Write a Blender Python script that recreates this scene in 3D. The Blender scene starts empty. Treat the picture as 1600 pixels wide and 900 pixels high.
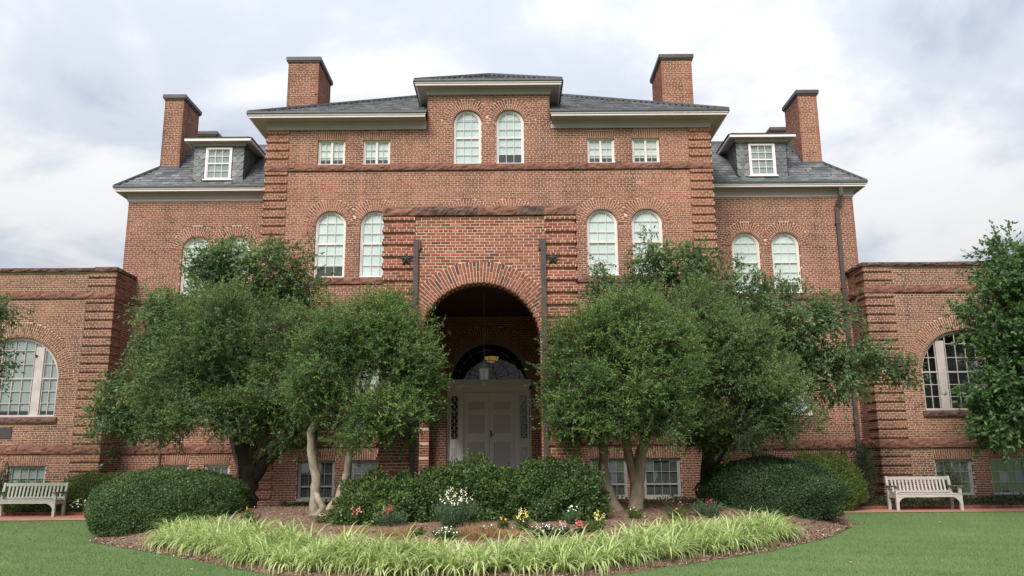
import bpy, bmesh, math, random
import numpy as np
from mathutils import Matrix, Vector

random.seed(11)
RNG = np.random.default_rng(11)
PI = math.pi
SC = bpy.context.scene
COL = SC.collection

# ------------------------------------------------------------------ camera
PITCH, ROLL, EYE = math.radians(11.8), math.radians(0.42), 1.65
cam_d = bpy.data.cameras.new('camera')
cam_d.sensor_width = 36.0
cam_d.lens = 36.0 * 1270.0 / 1600.0
cam_d.clip_start, cam_d.clip_end = 0.1, 2000.0
cam = bpy.data.objects.new('camera', cam_d)
COL.objects.link(cam)
fw = Vector((0, math.cos(PITCH), math.sin(PITCH)))
up0 = Vector((0, -math.sin(PITCH), math.cos(PITCH)))
rt0 = Vector((1, 0, 0))
c_, s_ = math.cos(ROLL), math.sin(ROLL)
rt = rt0 * c_ - up0 * s_
up = rt0 * s_ + up0 * c_
M = Matrix((rt, up, -fw)).transposed().to_4x4()
M.translation = (0, 0, EYE)
cam.matrix_world = M
SC.camera = cam

# ------------------------------------------------------------------ light
SUN_EL, SUN_AZ = math.radians(43), math.radians(200)     # azimuth clockwise from +Y: behind the camera, a little to the left
world = bpy.data.worlds.new('World')
SC.world = world
world.use_nodes = True
wn, wl = world.node_tree.nodes, world.node_tree.links
wn.clear()


def WN(t, **kw):
    n = wn.new(t)
    for k, v in kw.items():
        setattr(n, k, v)
    return n


w_out = WN('ShaderNodeOutputWorld')
w_bg = WN('ShaderNodeBackground')
w_bg.inputs['Strength'].default_value = 0.1
wl.new(w_bg.outputs[0], w_out.inputs[0])
sky = WN('ShaderNodeTexSky', sky_type='NISHITA')
sky.sun_disc = False
sky.sun_elevation = SUN_EL
sky.sun_rotation = SUN_AZ
sky.air_density, sky.dust_density, sky.ozone_density = 1.0, 2.5, 1.0
tc = WN('ShaderNodeTexCoord')
nrm = WN('ShaderNodeVectorMath', operation='NORMALIZE')
wl.new(tc.outputs['Generated'], nrm.inputs[0])
sep = WN('ShaderNodeSeparateXYZ')
wl.new(nrm.outputs[0], sep.inputs[0])
elev = WN('ShaderNodeMath', operation='MAXIMUM')
wl.new(sep.outputs['Z'], elev.inputs[0])
elev.inputs[1].default_value = 0.0
# cloud deck seen in perspective: direction over (height + offset)
den = WN('ShaderNodeMath', operation='ADD')
wl.new(elev.outputs[0], den.inputs[0])
den.inputs[1].default_value = 0.28
dv = WN('ShaderNodeVectorMath', operation='DIVIDE')
cmb = WN('ShaderNodeCombineXYZ')
for i in range(3):
    wl.new(den.outputs[0], cmb.inputs[i])
wl.new(nrm.outputs[0], dv.inputs[0])
wl.new(cmb.outputs[0], dv.inputs[1])
mapn = WN('ShaderNodeMapping')
mapn.inputs['Location'].default_value = (3.1, 1.7, 0.4)
mapn.inputs['Scale'].default_value = (1.0, 1.0, 1.0)
wl.new(dv.outputs[0], mapn.inputs[0])
n1 = WN('ShaderNodeTexNoise')
n1.inputs['Scale'].default_value = 2.1
n1.inputs['Detail'].default_value = 7.0
n1.inputs['Roughness'].default_value = 0.52
n1.inputs['Distortion'].default_value = 0.35
wl.new(mapn.outputs[0], n1.inputs['Vector'])
ramp = WN('ShaderNodeValToRGB')
ramp.color_ramp.interpolation = 'EASE'
e = ramp.color_ramp.elements
e[0].position, e[0].color = 0.33, (0.46, 0.52, 0.635, 1)
e[1].position, e[1].color = 0.64, (1.0, 1.0, 1.0, 1)
m_ = ramp.color_ramp.elements.new(0.47)
m_.color = (0.68, 0.725, 0.815, 1)
wl.new(n1.outputs['Fac'], ramp.inputs[0])
# overcast luminance: brighter towards the zenith
cie = WN('ShaderNodeMath', operation='MULTIPLY_ADD')
wl.new(elev.outputs[0], cie.inputs[0])
cie.inputs[1].default_value = 8.8
cie.inputs[2].default_value = 3.4
cl = WN('ShaderNodeVectorMath', operation='SCALE')
wl.new(ramp.outputs[0], cl.inputs[0])
wl.new(cie.outputs[0], cl.inputs['Scale'])
mix = WN('ShaderNodeMixRGB', blend_type='MIX')
mix.inputs[0].default_value = 0.93
wl.new(sky.outputs[0], mix.inputs[1])
wl.new(cl.outputs[0], mix.inputs[2])
wl.new(mix.outputs[0], w_bg.inputs['Color'])

sun_d = bpy.data.lights.new('sun', 'SUN')
sun_d.energy = 2.8
sun_d.angle = math.radians(28)
sun_d.color = (1.0, 0.95, 0.88)
sun = bpy.data.objects.new('sun', sun_d)
COL.objects.link(sun)
sd = Vector((math.sin(SUN_AZ) * math.cos(SUN_EL), math.cos(SUN_AZ) * math.cos(SUN_EL), math.sin(SUN_EL)))
sun.rotation_euler = sd.to_track_quat('Z', 'Y').to_euler()
sun.location = (0, 0, 60)

SC.view_settings.view_transform = 'Standard'
SC.view_settings.look = 'None'
SC.view_settings.gamma = 1.0
SC.view_settings.exposure = 0.70
SC.render.engine = 'CYCLES'
SC.cycles.use_denoising = True
SC.cycles.max_bounces = 6
SC.cycles.transparent_max_bounces = 10
SC.cycles.caustics_reflective = False
SC.cycles.caustics_refractive = False


# ------------------------------------------------------------------ materials
def mat(name):
    m = bpy.data.materials.new(name)
    m.use_nodes = True
    nt = m.node_tree
    return m, nt.nodes, nt.links, nt.nodes['Principled BSDF']


def ramp_node(N, stops):
    r = N.new('ShaderNodeValToRGB')
    el = r.color_ramp.elements
    el[0].position, el[0].color = stops[0][0], (*stops[0][1], 1)
    el[1].position, el[1].color = stops[-1][0], (*stops[-1][1], 1)
    for p, c in stops[1:-1]:
        q = el.new(p)
        q.color = (*c, 1)
    return r


def noise_node(N, L, scale, detail=4, rough=0.55, vec=None, coord='Object'):
    t = N.new('ShaderNodeTexNoise')
    t.inputs['Scale'].default_value = scale
    t.inputs['Detail'].default_value = detail
    t.inputs['Roughness'].default_value = rough
    if vec is None:
        c = N.new('ShaderNodeTexCoord')
        vec = c.outputs[coord]
    L.new(vec, t.inputs['Vector'])
    return t


def add_bump(N, L, b, height, strength, dist):
    bp = N.new('ShaderNodeBump')
    bp.inputs['Strength'].default_value = strength
    bp.inputs['Distance'].default_value = dist
    L.new(height, bp.inputs['Height'])
    L.new(bp.outputs[0], b.inputs['Normal'])


def m_tone(name, stops, rough=0.85, wear=None, wear_scale=0.6, bump=0.0, bump_scale=60, geo=True, streak=None):
    """colour by the per-piece attribute 'tone', with large soft wear"""
    m, N, L, b = mat(name)
    a = N.new('ShaderNodeAttribute')
    a.attribute_name = 'tone'
    r = ramp_node(N, stops)
    L.new(a.outputs['Fac'], r.inputs[0])
    col = r.outputs[0]
    if geo:
        g = N.new('ShaderNodeNewGeometry')
        vec = g.outputs['Position']
    else:
        vec = None
    if wear:
        w = noise_node(N, L, wear_scale, 5, 0.6, vec)
        rr = ramp_node(N, [(0.35, (wear[0],) * 3), (0.65, (wear[1],) * 3)])
        L.new(w.outputs['Fac'], rr.inputs[0])
        mx = N.new('ShaderNodeMixRGB')
        mx.blend_type = 'MULTIPLY'
        mx.inputs[0].default_value = 1.0
        L.new(col, mx.inputs[1])
        L.new(rr.outputs[0], mx.inputs[2])
        col = mx.outputs[0]
        if streak:
            # rain streaks and sooty patches, drawn out down the wall
            mp = N.new('ShaderNodeMapping')
            mp.inputs['Scale'].default_value = (1.6, 1.6, 0.22)
            L.new(vec, mp.inputs[0])
            st = noise_node(N, L, 1.0, 6, 0.65, mp.outputs[0])
            r3 = ramp_node(N, [(0.30, streak), (0.50, (1, 1, 1)), (0.75, (1.12, 1.10, 1.06))])
            L.new(st.outputs['Fac'], r3.inputs[0])
            m2 = N.new('ShaderNodeMixRGB')
            m2.blend_type = 'MULTIPLY'
            m2.inputs[0].default_value = 1.0
            L.new(col, m2.inputs[1])
            L.new(r3.outputs[0], m2.inputs[2])
            col = m2.outputs[0]
    L.new(col, b.inputs['Base Color'])
    b.inputs['Roughness'].default_value = rough
    b.inputs['Specular IOR Level'].default_value = 0.25
    if bump:
        h = noise_node(N, L, bump_scale, 3, 0.6, vec)
        add_bump(N, L, b, h.outputs['Fac'], bump, 0.01)
    return m


def m_plain(name, c1, c2, scale, rough=0.8, bump=0.0, spec=0.3, detail=5, stretch=None):
    m, N, L, b = mat(name)
    g = N.new('ShaderNodeNewGeometry')
    vec = g.outputs['Position']
    if stretch:
        mp = N.new('ShaderNodeMapping')
        mp.inputs['Scale'].default_value = stretch
        L.new(vec, mp.inputs[0])
        vec = mp.outputs[0]
    t = noise_node(N, L, scale, detail, 0.6, vec)
    r = ramp_node(N, [(0.3, c1), (0.7, c2)])
    L.new(t.outputs['Fac'], r.inputs[0])
    L.new(r.outputs[0], b.inputs['Base Color'])
    b.inputs['Roughness'].default_value = rough
    b.inputs['Specular IOR Level'].default_value = spec
    if bump:
        add_bump(N, L, b, t.outputs['Fac'], bump, 0.02)
    return m


def m_leaf(name, stops, trans=0.38, rough=0.5):
    m, N, L, b = mat(name)
    a = N.new('ShaderNodeAttribute')
    a.attribute_name = 'tone'
    r = ramp_node(N, stops)
    L.new(a.outputs['Fac'], r.inputs[0])
    L.new(r.outputs[0], b.inputs['Base Color'])
    b.inputs['Roughness'].default_value = rough
    b.inputs['Specular IOR Level'].default_value = 0.3
    t = N.new('ShaderNodeBsdfTranslucent')
    hs = N.new('ShaderNodeHueSaturation')
    hs.inputs['Value'].default_value = 1.3
    hs.inputs['Hue'].default_value = 0.49
    L.new(r.outputs[0], hs.inputs['Color'])
    L.new(hs.outputs[0], t.inputs['Color'])
    mx = N.new('ShaderNodeMixShader')
    mx.inputs[0].default_value = trans
    L.new(b.outputs[0], mx.inputs[1])
    L.new(t.outputs[0], mx.inputs[2])
    L.new(mx.outputs[0], N['Material Output'].inputs['Surface'])
    return m


BRICK_STOPS = [(0.0, (0.125, 0.060, 0.044)), (0.22, (0.172, 0.068, 0.047)), (0.5, (0.240, 0.091, 0.060)),
               (0.8, (0.310, 0.128, 0.083)), (1.0, (0.42, 0.22, 0.14))]
MAT = {}
MAT['brick'] = m_tone('brick', BRICK_STOPS, 0.88, (0.76, 1.14), 0.30, 0.25, 90, streak=(0.60, 0.60, 0.58))
MAT['brick_old'] = m_tone('brick_weathered', [(0.0, (0.090, 0.050, 0.044)), (0.25, (0.160, 0.072, 0.056)),
                          (0.5, (0.240, 0.104, 0.066)), (0.8, (0.31, 0.145, 0.090)), (1.0, (0.40, 0.22, 0.14))], 0.9, (0.70, 1.12), 0.35, 0.3, 90, streak=(0.55, 0.55, 0.55))
MAT['brick_porch'] = m_tone('brick_porch', [(0.0, (0.085, 0.042, 0.038)), (0.22, (0.165, 0.060, 0.046)),
                            (0.5, (0.250, 0.078, 0.050)), (0.8, (0.325, 0.112, 0.072)), (1.0, (0.43, 0.18, 0.12))], 0.88, (0.82, 1.05), 0.7, 0.3, 90, streak=(0.70, 0.68, 0.66))
MAT['mortar'] = m_plain('mortar', (0.51, 0.39, 0.295), (0.63, 0.495, 0.385), 1.2, 0.95, 0.15)
MAT['mortar_old'] = m_plain('mortar_weathered', (0.48, 0.375, 0.275), (0.66, 0.53, 0.40), 0.9, 0.95, 0.15)
MAT['stone'] = m_plain('brownstone', (0.125, 0.060, 0.047), (0.27, 0.132, 0.098), 4.5, 0.92, 0.5, 0.2, 8)
MAT['stone_dark'] = m_plain('brownstone_dark', (0.060, 0.044, 0.042), (0.19, 0.108, 0.088), 5.0, 0.92, 0.5, 0.2, 8)
MAT['paint'] = m_plain('cream_paint', (0.79, 0.705, 0.70), (0.85, 0.77, 0.765), 2.0, 0.55, 0.03)
MAT['concrete'] = m_plain('concrete', (0.42, 0.40, 0.37), (0.55, 0.53, 0.49), 2.0, 0.9, 0.1)
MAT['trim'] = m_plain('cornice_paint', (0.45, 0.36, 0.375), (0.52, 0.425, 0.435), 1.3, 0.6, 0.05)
MAT['frame'] = m_plain('window_paint', (0.66, 0.58, 0.53), (0.76, 0.69, 0.64), 3.0, 0.5)
MAT['frame_dim'] = m_plain('window_paint_aged', (0.40, 0.35, 0.33), (0.52, 0.465, 0.44), 3.0, 0.55)
MAT['frame_grey'] = m_plain('window_paint_grey', (0.33, 0.335, 0.325), (0.45, 0.455, 0.445), 3.0, 0.55)
MAT['door'] = m_plain('door_paint', (0.74, 0.715, 0.705), (0.79, 0.765, 0.755), 2.0, 0.45)
MAT['fan_dark'] = m_plain('fanlight_dark', (0.17, 0.15, 0.145), (0.23, 0.205, 0.20), 2.0, 0.5)  # fanlight casing and bars, much darker than the door
MAT['door_panel'] = m_plain('door_panel_paint', (0.55, 0.525, 0.52), (0.61, 0.585, 0.58), 2.0, 0.45)
MAT['slate'] = m_tone('slate', [(0.0, (0.060, 0.064, 0.070)), (0.35, (0.100, 0.106, 0.114)), (0.6, (0.142, 0.148, 0.156)),
                      (0.8, (0.185, 0.168, 0.186)), (0.92, (0.170, 0.200, 0.175)), (1.0, (0.23, 0.235, 0.235))], 0.55, (0.75, 1.1), 0.8, 0.2, 30)
MAT['roof_under'] = m_plain('roof_sheathing', (0.03, 0.032, 0.035), (0.05, 0.052, 0.055), 2.0, 0.9)
MAT['metal'] = m_plain('dark_metal', (0.055, 0.042, 0.040), (0.095, 0.072, 0.066), 4.0, 0.55, 0.1, 0.4)
MAT['gutter'] = m_plain('gutter_metal', (0.055, 0.060, 0.068), (0.09, 0.096, 0.105), 3.0, 0.5, 0.05, 0.4)
MAT['iron'] = m_plain('iron', (0.035, 0.030, 0.030), (0.06, 0.05, 0.048), 12.0, 0.6, 0.2, 0.4)
MAT['strap'] = m_plain('strap_iron', (0.045, 0.034, 0.030), (0.080, 0.060, 0.052), 6.0, 0.65, 0.2, 0.4)
MAT['blind'] = m_plain('blind_fabric', (0.58, 0.64, 0.625), (0.72, 0.76, 0.75), 1.4, 0.9)
MAT['blind_b'] = m_plain('blind_fabric_cool', (0.50, 0.56, 0.57), (0.64, 0.69, 0.70), 0.9, 0.9)
MAT['blind_c'] = m_plain('blind_fabric_warm', (0.60, 0.62, 0.59), (0.76, 0.77, 0.74), 0.9, 0.9)
MAT['blind_grey'] = m_plain('blind_grey', (0.22, 0.245, 0.245), (0.33, 0.36, 0.36), 1.4, 0.9)
MAT['blind_dim'] = m_plain('blind_dim', (0.075, 0.08, 0.08), (0.13, 0.135, 0.135), 1.4, 0.9)
MAT['dark'] = m_plain('dark_interior', (0.02, 0.02, 0.022), (0.035, 0.034, 0.036), 1.0, 0.9)
MAT['hall'] = m_plain('hall_unlit_shade', (0.008, 0.008, 0.009), (0.014, 0.013, 0.013), 1.0, 0.9)  # shade of the unlit hallway put into a near-black base colour
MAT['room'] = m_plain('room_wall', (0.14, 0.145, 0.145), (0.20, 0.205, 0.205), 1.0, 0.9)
MAT['ceiling'] = m_plain('porch_ceiling_boards', (0.050, 0.038, 0.036), (0.070, 0.055, 0.050), 1.5, 0.7)
MAT['lead'] = m_plain('lead_flashing', (0.07, 0.07, 0.08), (0.12, 0.12, 0.13), 5.0, 0.6)
MAT['teak'] = m_plain('weathered_teak', (0.36, 0.33, 0.31), (0.52, 0.49, 0.465), 7.0, 0.8, 0.2, 0.2, 6, (1, 1, 6))
MAT['teak_green'] = m_plain('mossy_teak', (0.34, 0.355, 0.29), (0.50, 0.51, 0.43), 7.0, 0.8, 0.2, 0.2, 6, (1, 1, 6))
MAT['teak_dark'] = m_plain('stained_teak', (0.10, 0.09, 0.085), (0.19, 0.175, 0.16), 9.0, 0.85, 0.2, 0.2)
MAT['bark_pale'] = m_plain('pale_bark', (0.20, 0.165, 0.125), (0.44, 0.385, 0.305), 9.0, 0.9, 1.0, 0.15, 8, (1, 1, 0.45))
MAT['bark_tan'] = m_plain('tan_bark', (0.17, 0.13, 0.095), (0.34, 0.27, 0.20), 9.0, 0.9, 0.9, 0.15, 8, (1, 1, 0.4))
MAT['bark_dark'] = m_plain('dark_bark', (0.040, 0.033, 0.028), (0.085, 0.070, 0.058), 9.0, 0.9, 0.9, 0.15, 8, (1, 1, 0.4))
MAT['twig'] = m_plain('grey_twig', (0.055, 0.048, 0.036), (0.12, 0.105, 0.08), 9.0, 0.9)
MAT['lamp_glass'] = m_plain('frosted_lamp_glass', (0.75, 0.77, 0.78), (0.85, 0.87, 0.88), 4.0, 0.3)
MAT['verdigris'] = m_plain('lantern_metal', (0.30, 0.31, 0.29), (0.44, 0.45, 0.42), 12.0, 0.6, 0.1, 0.4)
m, N, L, b = mat('amber_bowl')
b.inputs['Base Color'].default_value = (0.62, 0.36, 0.12, 1)
b.inputs['Emission Color'].default_value = (1.0, 0.50, 0.14, 1)
b.inputs['Emission Strength'].default_value = 0.14
MAT['amber'] = m

# window glass: mostly clear with a sky reflection
m, N, L, b = mat('window_glass')
N.remove(b)
tr = N.new('ShaderNodeBsdfTransparent')
tr.inputs['Color'].default_value = (0.93, 0.975, 0.955, 1)
gl = N.new('ShaderNodeBsdfGlossy')
gl.inputs['Roughness'].default_value = 0.03
gl.inputs['Color'].default_value = (0.95, 1.0, 0.98, 1)
lw = N.new('ShaderNodeLayerWeight')
lw.inputs['Blend'].default_value = 0.5
pw5 = N.new('ShaderNodeMath')
pw5.operation = 'POWER'
L.new(lw.outputs['Facing'], pw5.inputs[0])
pw5.inputs[1].default_value = 5.0
fr = N.new('ShaderNodeMath')
fr.operation = 'MULTIPLY_ADD'
L.new(pw5.outputs[0], fr.inputs[0])
fr.inputs[1].default_value = 0.9
fr.inputs[2].default_value = 0.13
mx = N.new('ShaderNodeMixShader')
L.new(fr.outputs[0], mx.inputs[0])
L.new(tr.outputs[0], mx.inputs[1])
L.new(gl.outputs[0], mx.inputs[2])
L.new(mx.outputs[0], N['Material Output'].inputs['Surface'])
MAT['glass'] = m

gd = MAT['glass'].copy()
gd.name = 'doorway_glass'
for nd in gd.node_tree.nodes:
    if nd.type == 'MATH' and nd.operation == 'MULTIPLY_ADD':
        nd.inputs[2].default_value = 0.035
        nd.inputs[1].default_value = 0.5
MAT['glass_dim'] = gd

# plants
MAT['leaf_myrtle'] = m_leaf('myrtle_leaf', [(0.0, (0.044, 0.088, 0.024)), (0.45, (0.106, 0.188, 0.050)), (0.8, (0.180, 0.268, 0.074)), (0.97, (0.26, 0.31, 0.10)), (1.0, (0.50, 0.30, 0.06))])
MAT['leaf_myrtle_b'] = m_leaf('myrtle_leaf_dark', [(0.0, (0.042, 0.078, 0.024)), (0.45, (0.098, 0.168, 0.048)), (0.8, (0.168, 0.240, 0.070)), (0.97, (0.25, 0.28, 0.10)), (1.0, (0.48, 0.24, 0.06))])
MAT['leaf_cherry'] = m_leaf('broad_leaf', [(0.0, (0.042, 0.084, 0.032)), (0.5, (0.104, 0.182, 0.062)), (0.85, (0.170, 0.255, 0.088)), (1.0, (0.23, 0.31, 0.11))], 0.4, 0.42)
MAT['leaf_dogwood'] = m_leaf('dogwood_leaf', [(0.0, (0.030, 0.072, 0.024)), (0.5, (0.078, 0.155, 0.048)), (0.85, (0.13, 0.225, 0.07)), (1.0, (0.18, 0.27, 0.09))], 0.4, 0.42)
MAT['leaf_box'] = m_leaf('clipped_leaf', [(0.0, (0.032, 0.068, 0.022)), (0.5, (0.074, 0.132, 0.040)), (0.85, (0.125, 0.190, 0.058)), (1.0, (0.18, 0.24, 0.08))], 0.2, 0.5)
MAT['leaf_box_b'] = m_leaf('clipped_leaf_dark', [(0.0, (0.022, 0.046, 0.018)), (0.5, (0.050, 0.092, 0.034)), (0.85, (0.085, 0.140, 0.048)), (1.0, (0.13, 0.19, 0.065))], 0.2, 0.5)
MAT['leaf_holly'] = m_leaf('holly_leaf', [(0.0, (0.030, 0.058, 0.018)), (0.5, (0.070, 0.122, 0.034)), (0.85, (0.130, 0.185, 0.046)), (1.0, (0.21, 0.24, 0.06))], 0.22, 0.42)
MAT['leaf_yellow'] = m_leaf('bright_shrub_leaf', [(0.0, (0.045, 0.085, 0.022)), (0.5, (0.10, 0.16, 0.038)), (1.0, (0.20, 0.25, 0.06))], 0.3)
MAT['leaf_grey'] = m_leaf('grey_green_leaf', [(0.0, (0.045, 0.082, 0.040)), (0.5, (0.10, 0.165, 0.080)), (1.0, (0.20, 0.27, 0.14))], 0.2)
MAT['leaf_low'] = m_leaf('low_cover_leaf', [(0.0, (0.018, 0.036, 0.016)), (0.5, (0.042, 0.078, 0.030)), (1.0, (0.09, 0.14, 0.05))], 0.2)
MAT['core'] = m_plain('shrub_inner_shade', (0.014, 0.022, 0.010), (0.026, 0.038, 0.017), 6.0, 0.95)  # dark fill standing in for the shaded inside of the shrubs
MAT['straw'] = m_leaf('dry_grass', [(0.0, (0.20, 0.11, 0.055)), (0.5, (0.36, 0.22, 0.11)), (1.0, (0.52, 0.38, 0.20))], 0.3, 0.8)
MAT['grass'] = m_leaf('turf_blade', [(0.0, (0.092, 0.158, 0.052)), (0.5, (0.145, 0.222, 0.080)), (1.0, (0.24, 0.29, 0.125))], 0.3, 0.6)
for nm, c in (('pink', (0.80, 0.30, 0.32)), ('red', (0.48, 0.035, 0.06)), ('white', (0.82, 0.82, 0.76)), ('blush', (0.85, 0.60, 0.52)),
              ('yellow', (0.82, 0.72, 0.12)), ('orange', (0.85, 0.30, 0.06)), ('coral', (0.80, 0.16, 0.13)), ('cream', (0.85, 0.82, 0.55))):
    MAT['fl_' + nm] = m_plain('petal_' + nm, tuple(v * 0.85 for v in c), c, 20.0, 0.7)

# variegated border grass: green centre, cream margins across the blade
m, N, L, b = mat('variegated_blade')
uva = N.new('ShaderNodeAttribute')
uva.attribute_name = 'across'
ta = N.new('ShaderNodeAttribute')
ta.attribute_name = 'tone'
rg = ramp_node(N, [(0.0, (0.10, 0.20, 0.05)), (0.5, (0.23, 0.37, 0.10)), (1.0, (0.40, 0.51, 0.17))])
rc = ramp_node(N, [(0.0, (0.40, 0.50, 0.16)), (0.5, (0.64, 0.72, 0.30)), (1.0, (0.80, 0.83, 0.48))])
L.new(ta.outputs['Fac'], rg.inputs[0])
L.new(ta.outputs['Fac'], rc.inputs[0])
mr = N.new('ShaderNodeMapRange')
mr.inputs['From Min'].default_value = 0.25
mr.inputs['From Max'].default_value = 0.6
L.new(uva.outputs['Fac'], mr.inputs['Value'])
mxc = N.new('ShaderNodeMixRGB')
L.new(mr.outputs[0], mxc.inputs[0])
L.new(rg.outputs[0], mxc.inputs[1])
L.new(rc.outputs[0], mxc.inputs[2])
L.new(mxc.outputs[0], b.inputs['Base Color'])
b.inputs['Roughness'].default_value = 0.5
tl = N.new('ShaderNodeBsdfTranslucent')
L.new(mxc.outputs[0], tl.inputs['Color'])
ms = N.new('ShaderNodeMixShader')
ms.inputs[0].default_value = 0.35
L.new(b.outputs[0], ms.inputs[1])
L.new(tl.outputs[0], ms.inputs[2])
L.new(ms.outputs[0], N['Material Output'].inputs['Surface'])
MAT['liriope'] = m

# ground
m, N, L, b = mat('lawn')
g = N.new('ShaderNodeNewGeometry')
t1 = noise_node(N, L, 0.35, 4, 0.6, g.outputs['Position'])
t2 = noise_node(N, L, 14.0, 5, 0.7, g.outputs['Position'])
r1 = ramp_node(N, [(0.3, (0.092, 0.152, 0.056)), (0.7, (0.124, 0.186, 0.072))])
r2 = ramp_node(N, [(0.3, (0.90, 0.90, 0.90)), (0.7, (1.10, 1.08, 1.05))])
L.new(t1.outputs['Fac'], r1.inputs[0])
L.new(t2.outputs['Fac'], r2.inputs[0])
mm = N.new('ShaderNodeMixRGB')
mm.blend_type = 'MULTIPLY'
mm.inputs[0].default_value = 1.0
L.new(r1.outputs[0], mm.inputs[1])
L.new(r2.outputs[0], mm.inputs[2])
L.new(mm.outputs[0], b.inputs['Base Color'])
b.inputs['Roughness'].default_value = 0.95
b.inputs['Specular IOR Level'].default_value = 0.1
add_bump(N, L, b, t2.outputs['Fac'], 0.6, 0.03)
MAT['lawn'] = m
MAT['mulch'] = m_plain('mulch', (0.10, 0.060, 0.042), (0.27, 0.18, 0.13), 24.0, 0.95, 0.8, 0.1, 8)
MAT['chip'] = m_tone('bark_chip', [(0.0, (0.055, 0.032, 0.024)), (0.4, (0.20, 0.125, 0.090)), (0.8, (0.36, 0.26, 0.19)), (1.0, (0.55, 0.45, 0.36))], 0.95)

m, N, L, b = mat('path_pavers')
g = N.new('ShaderNodeNewGeometry')
bt = N.new('ShaderNodeTexBrick')
bt.inputs['Scale'].default_value = 1.0
bt.inputs['Brick Width'].default_value = 0.21
bt.inputs['Row Height'].default_value = 0.105
bt.inputs['Mortar Size'].default_value = 0.006
bt.inputs['Color1'].default_value = (0.36, 0.15, 0.105, 1)
bt.inputs['Color2'].default_value = (0.44, 0.205, 0.145, 1)
bt.inputs['Mortar'].default_value = (0.30, 0.19, 0.14, 1)
L.new(g.outputs['Position'], bt.inputs['Vector'])
L.new(bt.outputs['Color'], b.inputs['Base Color'])
b.inputs['Roughness'].default_value = 0.9
MAT['path'] = m


# ------------------------------------------------------------------ mesh helpers
def link(o, parent=None, loc=None, rot=None):
    COL.objects.link(o)
    if parent is not None:
        o.parent = parent
    if loc is not None:
        o.location = loc
    if rot is not None:
        o.rotation_euler = rot
    return o


def empty(name, loc=(0, 0, 0), parent=None, rz=0.0):
    o = bpy.data.objects.new(name, None)
    o.empty_display_size = 0.2
    return link(o, parent, loc, (0, 0, rz))


def tag(o, label=None, cat=None, group=None, kind=None):
    if label:
        o['label'] = label
    if cat:
        o['category'] = cat
    if group:
        o['group'] = group
    if kind:
        o['kind'] = kind
    return o


def np_mesh(name, V, Q, tone=None, extra=None, smooth=False):
    """V (n,3), Q (m,k) faces all with k corners"""
    me = bpy.data.meshes.new(name)
    V = np.asarray(V, dtype=np.float32)
    Q = np.asarray(Q, dtype=np.int32)
    k = Q.shape[1]
    me.vertices.add(len(V))
    me.vertices.foreach_set('co', V.ravel())
    me.loops.add(Q.size)
    me.loops.foreach_set('vertex_index', Q.ravel())
    me.polygons.add(len(Q))
    me.polygons.foreach_set('loop_start', np.arange(0, Q.size, k, dtype=np.int32))
    me.polygons.foreach_set('loop_total', np.full(len(Q), k, dtype=np.int32))
    me.polygons.foreach_set('use_smooth', np.full(len(Q), bool(smooth), dtype=bool))
    if tone is not None:
        at = me.attributes.new('tone', 'FLOAT', 'POINT')
        at.data.foreach_set('value', np.asarray(tone, dtype=np.float32))
    if extra:
        for kx, vx in extra.items():
            at = me.attributes.new(kx, 'FLOAT', 'POINT')
            at.data.foreach_set('value', np.asarray(vx, dtype=np.float32))
    me.update(calc_edges=True)
    me.validate()
    return me


def np_obj(name, V, Q, material, parent=None, tone=None, extra=None, smooth=False, kind=None):
    me = np_mesh(name, V, Q, tone, extra, smooth)
    me.materials.append(material)
    o = bpy.data.objects.new(name, me)
    if kind:
        o['kind'] = kind
    return link(o, parent)


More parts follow.
